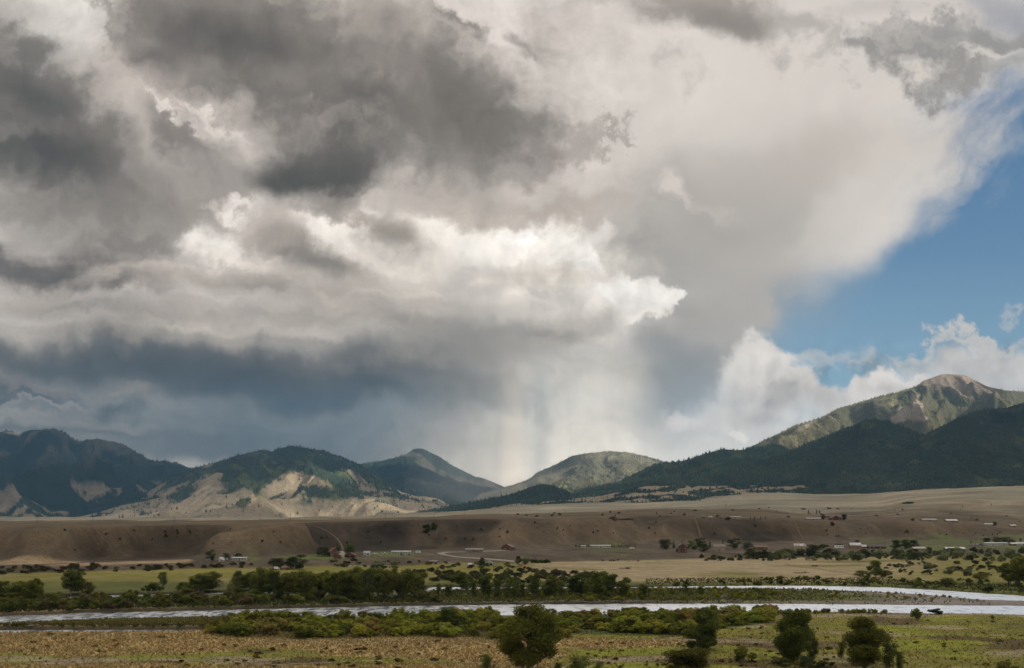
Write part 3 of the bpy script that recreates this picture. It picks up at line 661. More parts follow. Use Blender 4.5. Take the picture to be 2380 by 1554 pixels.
# ------------------------------------------------------------------ the river
wm = bpy.data.materials.new('water'); wm.use_nodes = True; S.nt = wm.node_tree; S.nt.nodes.clear()
p = wpos()
c_ = SEP(p)[0]
wv = NOISE(MAPPING(p, scale=(0.20, 0.10, 1), typ='POINT'), 1.0, 6.0, 0.68)
w2 = NOISE(MAPPING(p, scale=(0.010, 0.05, 1), typ='POINT'), 1.0, 3.0, 0.5)
calm = SSTEP(M('ADD', c_, (w2 - 0.5) * 170.0), -75.0, 30.0)
bm_ = new('ShaderNodeBump'); bm_.inputs['Distance'].default_value = 1.0
S.put(bm_.inputs['Strength'], SSTEP(calm, 0, 1, 0.55, 0.10)); S.put(bm_.inputs['Height'], wv)
gl = new('ShaderNodeBsdfAnisotropic'); S.put(gl.inputs['Roughness'], SSTEP(calm, 0, 1, 0.34, 0.38)); gl.inputs['Color'].default_value = (0.93, 0.96, 1.0, 1)
S.nt.links.new(bm_.outputs[0], gl.inputs['Normal'])
dd = new('ShaderNodeBsdfDiffuse'); dd.inputs[0].default_value = (0.014, 0.026, 0.024, 1)
mx = new('ShaderNodeMixShader'); S.put(mx.inputs[0], SSTEP(wv, SSTEP(calm, 0, 1, 0.36, 0.30), SSTEP(calm, 0, 1, 0.62, 0.50), SSTEP(calm, 0, 1, 0.20, 0.58), SSTEP(calm, 0, 1, 0.95, 0.97))); S.nt.links.new(dd.outputs[0], mx.inputs[1]); S.nt.links.new(gl.outputs[0], mx.inputs[2])
o_ = new('ShaderNodeOutputMaterial'); S.nt.links.new(mx.outputs[0], o_.inputs[0])
WX = np.linspace(-900, 900, 2); WY = np.array([330.0, 800.0])
wx, wy = np.meshgrid(WX, WY)
river = link('river_water', grid_mesh('river_water', np.stack([wx, wy, wx * 0 + WATER], -1).reshape(-1, 3), 2, 2, smooth=False), wm, kind='structure')
# ------------------------------------------------------------------ mountains
ROCK = np.array([0.225, 0.175, 0.130]); SCREE = np.array([0.33, 0.27, 0.21]); FOREST = np.array([0.021, 0.030, 0.019])
DRY = np.array([0.33, 0.265, 0.175]); GRASS = np.array([0.105, 0.120, 0.045])
mm, mb = material('mountain_slope')
p = wpos()
f1 = NOISE(p, 0.045, 6.0, 0.62, dims='3D'); f2 = NOISE(p, 0.009, 4.0, 0.6, dims='3D')
S.put(mb.inputs['Base Color'], MIX(1.0, tint(), GREY(M('MULTIPLY_ADD', f1 - 0.5, 1.3, 1.0) * M('MULTIPLY_ADD', f2 - 0.5, 0.6, 1.0)), 'MULTIPLY'))
b_ = new('ShaderNodeBump'); b_.inputs['Strength'].default_value = 1.0; b_.inputs['Distance'].default_value = 14.0
S.put(b_.inputs['Height'], f1); S.nt.links.new(b_.outputs[0], mb.inputs['Normal'])
fmt, fmb = material('conifer')
S.put(fmb.inputs['Base Color'], tint())

class Mountain:
    def __init__(self, name, outline, Yr, Yf, seed, cover, ncol=260, nrow=150, spur=0.20, conc=1.15, wander=0.06, rough=0.0, spurw=900.0, fine=1.0):
        self.name = name; self.out = outline
        c0, c1 = outline[0][0], outline[-1][0]
        c = np.linspace(c0, c1, ncol)
        t = np.concatenate([-np.linspace(1, 0.03, 14), np.linspace(0, 1, nrow) ** 1.05])
        C, T = np.meshgrid(c, t)
        row = ip(c, outline)
        if rough: row = row - rough * fbm(c / 9.0, c * 0 + seed, 4, seed=seed) - 0.6 * rough * ridged(c / 22.0, c * 0 + seed, 3, seed=seed + 1)
        yr = Yr * (1 + wander * fbm(c / 160.0, c * 0 + 3.3 * seed, 2, seed=seed))
        zr = CAM_H + (HOR - row) / FOC * yr
        yf = Yf * (1 + 0.03 * fbm(c / 120.0, c * 0 + 1.3, 2, seed=seed + 2))
        zf = profile(c, np.full_like(c, 5200.0))[0] - 40.0
        zf = zf + np.maximum(0, Yf - 5200) * 0.012
        zf = np.minimum(zf, zr - 5)
        Y = np.where(T >= 0, yr - T * (yr - yf), yr - T * 0.7 * (Yr - Yf))
        X = (C - 1190) / FOC * Y
        prof = np.where(T >= 0, (1 - T) ** conc, (1 - np.abs(T)) ** 1.2)
        Z = zf + (zr - zf) * prof
        H = (zr - zf)
        env = np.where(T >= 0, np.clip(T / 0.10, 0, 1) * (1 - np.clip((T - 0.8) / 0.2, 0, 1) ** 2), 0)
        wx = X / spurw + 0.35 * fbm(X / 1500.0, Y / 1500.0, 3, seed=seed + 4)
        r1 = ridged(wx, Y / (spurw * 2.6) + seed, 4, 0.5, seed=seed + 5)
        r2 = ridged(X / 260.0 + 0.4 * fbm(X / 300.0, Y / 500.0, 2, seed=seed), Y / 620.0, 4, 0.5, seed=seed + 6)
        dz = ((r1 - 0.62) * spur * H * 1.5 + (r2 - 0.5) * np.minimum(H * 0.10, 55.0) * fine) * env
        # keep the slopes under the outline as seen from the valley
        los = CAM_H + (zr - CAM_H) * Y / yr
        dz = np.where(T > 0, np.minimum(dz, np.maximum(los - Z, 0) * 0.85), dz)
        Z = Z + dz
        self.X, self.Y, self.Z, self.T, self.C = X, Y, Z, T, C
        self.r1, self.r2 = r1, r2
        self.row = HOR - (Z - CAM_H) / Y * FOC
        # slope towards the viewer and to the side, for cover
        self.gx = np.gradient(Z, axis=1) / np.maximum(np.gradient(X, axis=1), 1e-3)
        col, dens = cover(self)
        self.dens = dens
        me = grid_mesh(name, np.stack([X, Y, Z], -1).reshape(-1, 3), len(t), ncol, np.clip(col, 0.004, 0.6).reshape(-1, 3))
        self.ob = link(name, me, mm, kind='structure')
def mixc(col, m, k): return col + (np.asarray(k) - col) * np.clip(m, 0, 1)[..., None]
def el(M_, cx, cy, rx, ry, rot=0, n=0.35, seed=0):
    """soft patch on a slope; centred where it lies in the survey of the range (column, row)"""
    a = R(rot); dx = M_.C - cx; dy = M_.row - cy
    px = (dx * math.cos(a) + dy * math.sin(a)) / rx; py = (-dx * math.sin(a) + dy * math.cos(a)) / ry
    d = np.sqrt(px * px + py * py) + n * fbm(M_.X / 170.0, M_.Y / 260.0, 4, seed=60 + seed) * 1.6
    return sst(1.06, 0.90, d + 0.30 * fbm(M_.X / 45.0, M_.Y / 70.0, 4, seed=64))
def base_forest(M_, k=1.0):
    n = fbm(M_.X / 420.0, M_.Y / 600.0, 4, seed=71)
    return (FOREST * k) * (1 + 0.5 * n[..., None]), n
def cover_far(M_):
    col, n = base_forest(M_)
    rocky = sst(1110, 1030, M_.row + n * 40) * 0.75
    col = mixc(col, rocky * sst(-0.1, 0.3, n + M_.r2 - 0.4), ROCK * 0.75)
    crisp = fbm(M_.X / 70.0, M_.Y / 110.0, 5, seed=74)
    dry = sst(1095, 1150, M_.row) * sst(-0.05, 0.22, fbm(M_.X / 500.0, M_.Y / 420.0, 4, seed=73) + (M_.r1 - 0.62) * 0.5 + 0.25 * sst(1120, 1190, M_.row) - 0.12)
    dry = sst(0.42, 0.66, dry + crisp * 0.5)
    col = mixc(col, dry, DRY * 0.75)
    return col, 1 - np.maximum(dry, rocky * 0.5)
def cover_blue(M_):
    col, n = base_forest(M_)
    d = sst(0.28, 0.45, n) * 0.5
    return mixc(col, d, ROCK * 0.7), 1 - d
def cover_two(M_):
    col, n = base_forest(M_, 1.7)
    dryn = fbm(M_.X / 330.0, M_.Y / 380.0, 5, seed=75)
    low = sst(1105, 1165, M_.row + 45 * np.abs(M_.C - 690) / 300.0 * 0 + dryn * 60 - (M_.r1 - 0.6) * 55)
    gul = sst(0.42, 0.30, M_.r2) * 0.75
    crisp = fbm(M_.X / 55.0, M_.Y / 90.0, 5, seed=76)
    d = low * (1 - gul * sst(1195, 1150, M_.row))
    d = np.maximum(d, el(M_, 710, 1115, 45, 14, 15) * 0.95)
    d = np.maximum(d, el(M_, 735, 1140, 60, 26, 30) * 0.9 * sst(-0.25, 0.0, dryn))
    d = np.maximum(d, el(M_, 480, 1120, 40, 16, -25) * 0.8)
    d = np.maximum(d, el(M_, 860, 1135, 60, 10, 38) * 0.6)
    d = np.maximum(d, el(M_, 910, 1165, 30, 8, 20) * 0.7)
    d = np.where(M_.row > 1192, np.maximum(d, 0.9), d)
    d = sst(0.22, 0.80, d + crisp * 0.45)
    col = mixc(col, d, DRY * 0.86 * (1 + 0.25 * dryn[..., None]))
    g = sst(0.12, 0.3, fbm(M_.X / 250.0, M_.Y / 160.0, 4, seed=77)) * sst(1030, 1060, M_.row)
    col = mixc(col, g * (1 - d) * 0.7, GRASS)
    return col, (1 - d * 0.97) * (1 - 0.5 * g)
def cover_dome(M_):
    col, n = base_forest(M_, 1.8)
    col = mixc(col, 0.35 + sst(-0.2, 0.4, n) * 0.45, np.array([0.270, 0.235, 0.150]))
    sc = el(M_, 1350, 1122, 22, 6, 10) * 0.8
    return mixc(col, sc, DRY), (1 - sc) * 0.9
def cover_lit_hill(M_):
    col, n = base_forest(M_, 1.7)
    d = np.maximum(sst(0.05, 0.35, n) * 0.35, el(M_, 1335, 1114, 10, 4, 20) * 0.8)
    return mixc(col, d, DRY * 0.8), 1 - d * 0.8
def cover_dark(M_):
    col, n = base_forest(M_)
    g = sst(0.25, 0.42, fbm(M_.X / 260.0, M_.Y / 240.0, 4, seed=79))
    col = mixc(col, g * 0.45, GRASS * 0.8)
    return col, 1 - 0.4 * g
def cover_emigrant(M_):
    col, n = base_forest(M_, 1.25)
    n2 = fbm(M_.X / 150.0, M_.Y / 240.0, 4, seed=81)
    col = mixc(col, 0.4 + sst(0.0, 0.35, n) * 0.5, np.array([0.210, 0.180, 0.095]))
    bald = sst(905, 893, M_.row + n2 * 14 - 14 * sst(2200, 2290, M_.C)) * sst(2090, 2140, M_.C) * sst(2345, 2300, M_.C)
    bald = np.maximum(bald, el(M_, 2238, 912, 52, 9, 30, 0.4) * 0.9)
    scree = np.maximum(el(M_, 2115, 962, 36, 15, 18, 0.6), el(M_, 2132, 942, 13, 24, -14, 0.5))
    scree = np.maximum(scree, el(M_, 2100, 970, 34, 7, -8, 0.6))
    scree = np.maximum(scree, el(M_, 1872, 990, 32, 7, -32, 0.5) * 0.8)
    scree = np.maximum(scree, el(M_, 1995, 947, 16, 7, -20, 0.5) * 0.6)
    bare = np.maximum(bald, scree)
    col = mixc(col, bald, ROCK * 1.05 * (1 + 0.3 * n2[..., None]))
    col = mixc(col, scree, SCREE)
    streak = sst(0.12, 0.3, fbm(M_.X / 80.0, M_.Y / 420.0, 4, seed=83)) * sst(935, 905, M_.row) * 0.5
    col = mixc(col, streak * (1 - bare), ROCK * 0.6)
    return col, np.maximum(1 - bare, 0.22 * (scree > 0.5))
def cover_foot(M_):
    col, n = base_forest(M_)
    n2 = fbm(M_.X / 190.0, M_.Y / 150.0, 4, seed=85)
    d = sst(0.0, 0.16, n2 + 0.10 * sst(1480, 1300, M_.C) - 0.10 * sst(1700, 1900, M_.C))
    d = np.maximum(d, el(M_, 1640, 1133, 85, 5, -6, 0.3)); d = np.maximum(d, el(M_, 1500, 1133, 30, 7, 8, 0.4))
    d = sst(0.35, 0.6, d + 0.45 * fbm(M_.X / 40.0, M_.Y / 50.0, 4, seed=86))
    return mixc(col, d, DRY * 0.75), 1 - d * 0.93
MT = []
MT.append(Mountain('far_mountain_range', [(-420, 1030), (-300, 1010), (-200, 1020), (-120, 1004), (-40, 1012), (0, 1004), (15, 1002), (32, 1006), (42, 1012), (60, 1002), (95, 999), (122, 997), (145, 1004), (172, 1024), (190, 1026), (202, 1022), (242, 1024), (287, 1034), (312, 1049), (350, 1071), (382, 1072), (415, 1078), (445, 1091), (520, 1130), (600, 1165), (700, 1204)], 10800, 7000, 1, cover_far, ncol=330, spur=0.30, rough=3.0, wander=0.08, spurw=1300.0))
MT.append(Mountain('hazy_peak', [(740, 1206), (790, 1120), (832, 1080), (845, 1078), (882, 1072.5), (920, 1064), (942, 1058), (960, 1045), (970, 1043), (981, 1043), (995, 1050), (1020, 1061), (1045, 1079), (1082, 1097.5), (1105, 1109), (1125, 1112.5), (1157, 1126), (1200, 1145), (1260, 1180), (1300, 1200)], 11600, 9600, 2, cover_blue, spur=0.2))
MT.append(Mountain('hazy_ridge', [(760, 1206), (830, 1150), (900, 1112), (950, 1092), (980, 1085), (1007, 1096), (1045, 1121), (1082, 1144), (1100, 1156), (1150, 1195)], 10600, 8800, 3, cover_blue, ncol=160, spur=0.2))
MT.append(Mountain('round_mountain', [(1000, 1206), (1040, 1188), (1077, 1169), (1120, 1149), (1190, 1129), (1227, 1116), (1252, 1097.5), (1290, 1081), (1330, 1060), (1365, 1054), (1422, 1049.5), (1465, 1054), (1515, 1065), (1552, 1076), (1650, 1100), (1760, 1150), (1800, 1180)], 10500, 7800, 4, cover_dome, ncol=300, spur=0.12))
MT.append(Mountain('grassy_mountain', [(100, 1210), (180, 1196), (250, 1182), (330, 1150), (400, 1113), (445, 1091), (475, 1082.5), (525, 1069), (550, 1060), (595, 1049.5), (605, 1046), (632, 1050), (650, 1042.5), (677, 1037), (700, 1040), (725, 1045), (755, 1050), (780, 1059), (802, 1069), (832, 1081), (870, 1101), (895, 1120), (932, 1144), (970, 1155), (985, 1154), (1015, 1159), (1040, 1171), (1075, 1196)], 9000, 5500, 5, cover_two, ncol=420, nrow=220, spur=0.22, spurw=700.0, fine=0.55))
MT.append(Mountain('bald_peak', [(1480, 1160), (1560, 1120), (1650, 1085), (1727, 1048), (1785, 1020), (1850, 990), (1915, 970), (1947, 951), (2029, 926), (2083, 914), (2131, 898), (2145, 886), (2188, 871), (2204, 869.6), (2245, 873.6), (2272, 887), (2294, 898), (2334, 907.5), (2380, 911.5), (2500, 935), (2700, 990), (2850, 1060)], 9500, 6600, 6, cover_emigrant, ncol=460, nrow=200, spur=0.22, spurw=700.0))
MT.append(Mountain('sunlit_hill', [(1240, 1195), (1262, 1150), (1282, 1125), (1317, 1107.5), (1352, 1112.5), (1400, 1128.7), (1450, 1150), (1500, 1185)], 8300, 7000, 7, cover_lit_hill, ncol=140, nrow=70, spur=0.15))
MT.append(Mountain('wooded_ridge', [(1270, 1185), (1315, 1156), (1365, 1139), (1440, 1121), (1480, 1100), (1515, 1084), (1540, 1078), (1595, 1071), (1640, 1055), (1677, 1044.5), (1712, 1047), (1727, 1046), (1760, 1040), (1800, 1034), (1850, 1050), (1950, 1090), (2050, 1140)], 7600, 5200, 8, cover_dark, ncol=320, spur=0.2))
MT.append(Mountain('wooded_hill', [(960, 1196), (1000, 1187), (1050, 1177), (1100, 1167), (1190, 1149), (1230, 1134), (1260, 1125), (1282, 1128.7), (1315, 1143.7), (1360, 1168), (1410, 1190)], 7000, 5700, 9, cover_dark, ncol=200, nrow=80, spur=0.12))
MT.append(Mountain('wooded_pyramid', [(1430, 1165), (1540, 1138), (1640, 1118), (1700, 1100), (1785, 1068.5), (1866, 1036), (1920, 1017), (1974, 994), (2007, 978), (2034, 974), (2058, 978), (2110, 997), (2145, 1013), (2220, 1050), (2320, 1110), (2400, 1150)], 6700, 4950, 10, cover_dark, ncol=380, spur=0.16))
MT.append(Mountain('wooded_shoulder', [(1820, 1160), (1900, 1128), (1990, 1096), (2050, 1066), (2100, 1040), (2145, 1013), (2191, 990), (2245, 966), (2286, 952), (2340, 948), (2380, 936), (2500, 900), (2700, 880), (2900, 900)], 6200, 4900, 11, cover_dark, ncol=380, spur=0.16))
MT.append(Mountain('wooded_foothill', [(1010, 1191), (1080, 1188), (1190, 1172), (1290, 1164), (1330, 1160), (1390, 1154), (1450, 1141), (1500, 1131), (1560, 1128), (1640, 1131), (1785, 1128), (1900, 1124), (2050, 1128), (2160, 1128), (2380, 1118), (2700, 1100)], 5600, 4750, 12, cover_foot, ncol=420, nrow=60, spur=0.10, spurw=300.0, wander=0.02))

# ------------------------------------------------------------------ forests: one small tapering tree per spot
def forest(name, M_, spacing, h0, seed, keep=1.0, tintk=1.0):
    FOREST = np.array({2.6: [0.060, 0.055, 0.033], 2.0: [0.060, 0.057, 0.026]}.get(tintk, [0.021, 0.030, 0.019]))  # sunlit mountains get lighter, warmer trees: sunlight put into their colour
    r = np.random.default_rng(seed)
    sel = M_.T >= -0.06
    X, Y, Z, D = M_.X, M_.Y, M_.Z, M_.dens
    nr, nc = X.shape
    a = np.abs((X[1:, :-1] - X[:-1, 1:]) * 0 + (X[:-1, 1:] - X[:-1, :-1]) * (Y[:-1, :-1] - Y[1:, :-1]))
    ok = (M_.T[:-1, :-1] >= -0.05)
    lam = a / (spacing ** 2) * np.clip(D[:-1, :-1], 0.03, 1) * ok * keep
    n = r.poisson(lam)
    ii, jj = np.nonzero(n)
    k = n[ii, jj]; ii = np.repeat(ii, k); jj = np.repeat(jj, k)
    u = r.random(len(ii)); v = r.random(len(ii))
    def bil(A): return (A[ii, jj] * (1 - u) + A[ii, jj + 1] * u) * (1 - v) + (A[ii + 1, jj] * (1 - u) + A[ii + 1, jj + 1] * u) * v
    x, y, z, d = bil(X), bil(Y), bil(Z), bil(D)
    h = h0 * r.uniform(0.55, 1.15, len(x)); w = h * r.uniform(0.20, 0.30, len(x)); ang = r.random(len(x)) * 6.28
    N = len(x); V = np.zeros((N, 5, 3), np.float32)
    for q in range(4):
        V[:, q, 0] = x + w * np.cos(ang + q * 1.5708); V[:, q, 1] = y + w * np.sin(ang + q * 1.5708); V[:, q, 2] = z - 1.5 + h * 0.10
    V[:, 4, 0] = x; V[:, 4, 1] = y; V[:, 4, 2] = z + h
    b = np.arange(N)[:, None] * 5
    F = np.concatenate([b + np.array([[q, (q + 1) % 4, 4]]) for q in range(4)], 0)
    shade = r.uniform(0.7, 1.35, N); red = r.random(N) < (0.45 if tintk >= 2.5 else 0.25 if tintk == 2.0 else 0.06)
    colr = FOREST * 1.15 * tintk * shade[:, None] * np.array([1, 1, 1]) + np.stack([r.uniform(-.004, .006, N), r.uniform(-.003, .008, N), r.uniform(-.003, .002, N)], 1)
    patch = sst(0.05, 0.3, fbm(x / 350.0, y / 500.0, 3, seed=91))
    colr = colr * (1 + 0.45 * patch[:, None] * np.array([1.1, 1.2, 0.6]))
    colr[red] = (np.array([0.150, 0.122, 0.078]) if tintk >= 2.0 else np.array([0.075, 0.045, 0.030])) * shade[red][:, None]
    colr = np.repeat(np.clip(colr, 0.003, 1)[:, None, :], 5, 1)
    me = np_mesh(name, V.reshape(-1, 3), F, colr.reshape(-1, 3))
    link(name, me, fmt, kind='stuff')
    return N
tot = 0
SP = dict(far_mountain_range=(52, 26), hazy_peak=(48, 22), hazy_ridge=(46, 22), round_mountain=(23, 17), grassy_mountain=(27, 23), bald_peak=(22, 18), sunlit_hill=(19, 14), wooded_ridge=(22, 20), wooded_hill=(22, 18), wooded_pyramid=(21, 19), wooded_shoulder=(21, 18), wooded_foothill=(19, 15))
for q, M_ in enumerate(MT):
    s_, h_ = SP[M_.name]
    tk = 2.6 if M_.name in ('round_mountain', 'sunlit_hill') else (2.0 if M_.name == 'bald_peak' else 1.4 if M_.name == 'grassy_mountain' else 1.8 if M_.name in ('wooded_ridge', 'hazy_ridge', 'hazy_peak') else 1.05 if M_.name == 'wooded_pyramid' else 0.78)  # ridges set apart by tree tint, standing in for haze and light
    tot += forest('conifer_forest', M_, s_, h_, 100 + q, tintk=tk)
print('forest trees', tot)
# ------------------------------------------------------------------ placing things on the ground
_ys = np.geomspace(265, 6000, 520)
def place(c, row):
    """the point of the ground seen at this bearing and this angle below the horizon"""
    ys = _ys
    for _ in range(2):
        x = (c - 1190) / FOC * ys
        r = HOR - (ground_z(x, ys) - CAM_H) / ys * FOC
        k = np.nonzero(r <= row)[0]
        k = k[0] if len(k) else len(ys) - 1
        ys = np.linspace(ys[max(0, k - 1)], ys[k], 24)
    y = float(ys[-1] if k is None else ys[min(k, 23)]); x = (c - 1190) / FOC * y
    return float(x), y, float(ground_z(np.array([x]), np.array([y]))[0])

# ------------------------------------------------------------------ foliage
lm = bpy.data.materials.new('foliage'); lm.use_nodes = True
S.nt = lm.node_tree; S.nt.nodes.clear()
oi = new('ShaderNodeObjectInfo')
lc = MIX(1.0, tint(), S(oi.outputs['Color']), 'MULTIPLY')
d1 = new('ShaderNodeBsdfDiffuse'); S.put(d1.inputs[0], lc)
d2 = new('ShaderNodeBsdfTranslucent'); S.put(d2.inputs[0], lc)
mx = new('ShaderNodeMixShader'); mx.inputs[0].default_value = 0.45
S.nt.links.new(d1.outputs[0], mx.inputs[1]); S.nt.links.new(d2.outputs[0], mx.inputs[2])
o_ = new('ShaderNodeOutputMaterial'); S.nt.links.new(mx.outputs[0], o_.inputs[0])
bk, bb = material('bark')
n_ = NOISE(MAPPING(opos(), scale=(9, 9, 1.5), typ='POINT'), 1.0, 4.0, 0.6, dims='3D')
S.put(bb.inputs['Base Color'], MIX(n_, (0.08, 0.068, 0.055, 1), (0.30, 0.265, 0.215, 1)))
def tube(P0, P1, r0, r1, n=6):
    P0 = np.array(P0, float); P1 = np.array(P1, float); d = P1 - P0; d /= np.linalg.norm(d) + 1e-9
    a = np.cross(d, [0.3, 0.8, 0.5]); a /= np.linalg.norm(a); b = np.cross(d, a)
    t = np.arange(n) / n * 2 * np.pi
    ring = np.cos(t)[:, None] * a + np.sin(t)[:, None] * b
    V = np.concatenate([P0 + ring * r0, P1 + ring * r1]); i = np.arange(n); j = (i + 1) % n
    return V, np.stack([i, j, j + n, i + n], 1)
def merge(parts):
    Vs, Fs, o = [], [], 0
    for V, F in parts: Vs.append(V); Fs.append(F + o); o += len(V)
    return np.concatenate(Vs), np.concatenate(Fs)
def leaf_cloud(lobes, n, size, r, col, zs=1.0, gap=0.0):
    """n leaf sprays spread through the lobes (cx, cy, cz, rx, ry, rz)"""
    L = np.array(lobes, float); w = (L[:, 3] * L[:, 4] * L[:, 5]) ** 0.7; w /= w.sum()
    k = r.choice(len(L), int(n * 1.5), p=w)
    d = r.normal(size=(len(k), 3)); d /= np.linalg.norm(d, axis=1)[:, None]
    rad = r.random(len(k)) ** 0.42
    P = L[k, :3] + d * rad[:, None] * L[k, 3:]
    hole = fbm(P[:, 0] * 5.5 + P[:, 1] * 3.1, P[:, 2] * 6.0 + P[:, 1] * 2.2, 3, seed=int(r.integers(50)))
    keep = np.nonzero(hole > -0.35 + gap)[0][:n]
    P = P[keep]; k = k[keep]; d = d[keep]
    N = len(P)
    a = r.normal(size=(N, 3)); a /= np.linalg.norm(a, axis=1)[:, None]
    nrm = d * 0.7 + r.normal(size=(N, 3)) * 0.6; nrm /= np.linalg.norm(nrm, axis=1)[:, None]
    a = np.cross(nrm, a); a /= np.linalg.norm(a, axis=1)[:, None] + 1e-9
    b = np.cross(nrm, a)
    s = size * r.uniform(0.55, 1.25, N)[:, None]
    sz = np.array([1, 1, zs])
    V = np.stack([P + (-a * s) * sz, P + (b * s * 0.6) * sz, P + (a * s) * sz, P - (b * s * 0.6) * sz], 1)
    lobe_t = r.uniform(0.72, 1.30, len(L))[k]
    t = lobe_t * r.uniform(0.7, 1.35, N) * (1 + 0.5 * fbm(P[:, 0] * 4, P[:, 2] * 4 + P[:, 1] * 2, 2, seed=3))
    C = np.array(col)[None] * t[:, None]
    C = C * (1 + np.stack([r.uniform(-.15, .25, N), r.uniform(-.08, .12, N), r.uniform(-.2, .2, N)], 1))
    F = np.arange(N * 4).reshape(N, 4)
    return V.reshape(-1, 3), F, np.repeat(np.clip(C, 0.003, 1), 4, 0)
def unit(V, z0):
    V = V.copy(); lo, hi = np.percentile(V, 1.0, axis=0), np.percentile(V, 99.0, axis=0)
    V[:, :2] = (V[:, :2] - (lo[:2] + hi[:2]) / 2) / max((hi[:2] - lo[:2]).mean(), 1e-6)
    V[:, 2] = z0 + (V[:, 2] - V[:, 2].min()) / (hi[2] - V[:, 2].min()) * (1 - z0)
    return V
class Plant: pass
def make_tree(seed, kind='cottonwood', n=3200, leaf=0.035, wide=1.0):
    r = np.random.default_rng(seed); lobes = []; limbs = []
    base = {'cottonwood': 0.12, 'column': 0.02, 'grove': 0.22, 'round': 0.03}[kind]
    m = {'cottonwood': 22, 'column': 22, 'grove': 17, 'round': 18}[kind]
    stems = r.integers(1, 4) if kind != 'column' else 2
    sx = r.uniform(-0.16, 0.16, stems); sy = r.uniform(-0.16, 0.16, stems)
    for i in range(m):
        t = (i + r.uniform(0.1, 0.9)) / m; z = base + 0.05 + (0.90 - base) * t
        env = {'cottonwood': math.sin(math.pi * min(1, 0.20 + 0.72 * t)) ** 0.7, 'column': 0.62 + 0.38 * math.sin(math.pi * (0.10 + 0.72 * t)),
               'grove': 0.75 * math.sin(math.pi * (0.28 + 0.55 * t)), 'round': math.sin(math.pi * (0.22 + 0.6 * t)) ** 0.6}[kind]
        q = r.integers(stems); a = r.random() * 6.28; rr = 0.34 * env * math.sqrt(r.random())
        cx = sx[q] * (1 - 0.3 * t) + rr * math.cos(a); cy = sy[q] * (1 - 0.3 * t) + rr * math.sin(a)
        s = r.uniform(0.16, 0.25) * (0.55 + 0.45 * env)
        lobes.append((cx, cy, min(z, 0.995 - 0.6 * s), s * 1.05, s * 1.05, s * (0.62 if kind != 'column' else 0.75)))
        limbs.append((cx, cy, z, q))
    V, F, C = leaf_cloud(lobes, n, leaf, r, (1, 1, 1), zs=0.5)
    V = unit(V, base * 0.6)
    P = Plant(); P.crown = np_mesh('crown', V, F, C)
    parts = []
    for q in range(stems):
        prev = np.array([sx[q] * 0.25, sy[q] * 0.25, -0.03]); rad = 0.030
        for z in (0.22, 0.45, 0.68, 0.9):
            nx_ = np.array([sx[q] * (0.4 + 0.6 * min(1, z * 1.6)) + r.normal() * 0.02, sy[q] * (0.4 + 0.6 * min(1, z * 1.6)) + r.normal() * 0.02, z])
            parts.append(tube(prev, nx_, rad, rad * 0.72)); prev = nx_; rad *= 0.72
    for cx, cy, z, q in limbs:
        z0 = max(0.12, z - 0.20)
        parts.append(tube((sx[q] * 0.8, sy[q] * 0.8, z0), (cx, cy, z), 0.012, 0.004, 5))
    P.trunk = np_mesh('trunk', *merge(parts), smooth=True)
    return P
def make_shrub(seed, n=1300, leaf=0.06, spread=1.0, spiky=0.0):
    r = np.random.default_rng(seed); lobes = []; parts = []
    m = 9 if spiky == 0 else 24
    for i in range(m):
        a = r.random() * 6.28; q = math.sqrt(r.random()) * 0.34
        s = r.uniform(0.14, 0.24) if spiky == 0 else r.uniform(0.06, 0.11); z = r.uniform(0.20, 0.80) * (1 - 0.9 * q) if spiky == 0 else r.uniform(0.15, 0.85) * (1 - 0.7 * q)
        lobes.append((q * math.cos(a), q * math.sin(a), z, s, s, s * (0.9 if spiky == 0 else 2.6)))
        parts.append(tube((q * math.cos(a) * 0.2, q * math.sin(a) * 0.2, -0.05), (q * math.cos(a), q * math.sin(a), z), 0.014, 0.006, 4))
    V, F, C = leaf_cloud(lobes, n, leaf, r, (1, 1, 1), zs=0.8 + spiky)
    V = unit(V, -0.03)
    P = Plant(); P.crown = np_mesh('foliage', V, F, C); P.trunk = np_mesh('stems', *merge(parts), smooth=True)
    return P
def make_conifer(seed, n=1100):
    r = np.random.default_rng(seed)
    lobes = []
    for i in range(16):
        z = 0.08 + 0.86 * i / 15; w = 0.30 * (1 - z) + 0.03
        for k in range(3):
            a = r.random() * 6.28
            lobes.append((w * 0.55 * math.cos(a), w * 0.55 * math.sin(a), z, w * 0.6, w * 0.6, 0.05))
    V, F, C = leaf_cloud(lobes, n, 0.04, r, (1, 1, 1), zs=0.6)
    P = Plant(); P.crown = np_mesh('crown', V, F, C); P.trunk = np_mesh('trunk', *tube((0, 0, -0.03), (0, 0, 0.95), 0.022, 0.004))
    return P
def make_bare(seed, up=0.8):
    r = np.random.default_rng(seed); parts = []
    def grow(p, d, L, rad, depth):
        q = p + d * L; parts.append(tube(p, q, rad, rad * 0.65, 5))
        if depth == 0: return
        for k in range(3 if depth > 1 else 4):
            e = d + r.normal(size=3) * 0.45 + np.array([0, 0, 0.12]); e /= np.linalg.norm(e)
            grow(p + d * L * r.uniform(0.5, 1.0), e, L * r.uniform(0.55, 0.8), rad * 0.55, depth - 1)
    for k in range(2):
        e = np.array([r.normal() * 0.15, r.normal() * 0.15, 1.0]); e /= np.linalg.norm(e)
        grow(np.array([0, 0, -0.02]), e, 0.34, 0.020, 4)
    return np_mesh('dead_branches', *merge(parts), smooth=True)
COTTON = [make_tree(300 + i, 'cottonwood', 4600, 0.032) for i in range(5)]
GROVE = [make_tree(320 + i, 'grove', 4200, 0.036) for i in range(5)]
COLUMN = [make_tree(340 + i, 'column', 4200, 0.036) for i in range(4)]
ROUNDT = [make_tree(350 + i, 'round', 5200, 0.028) for i in range(4)]
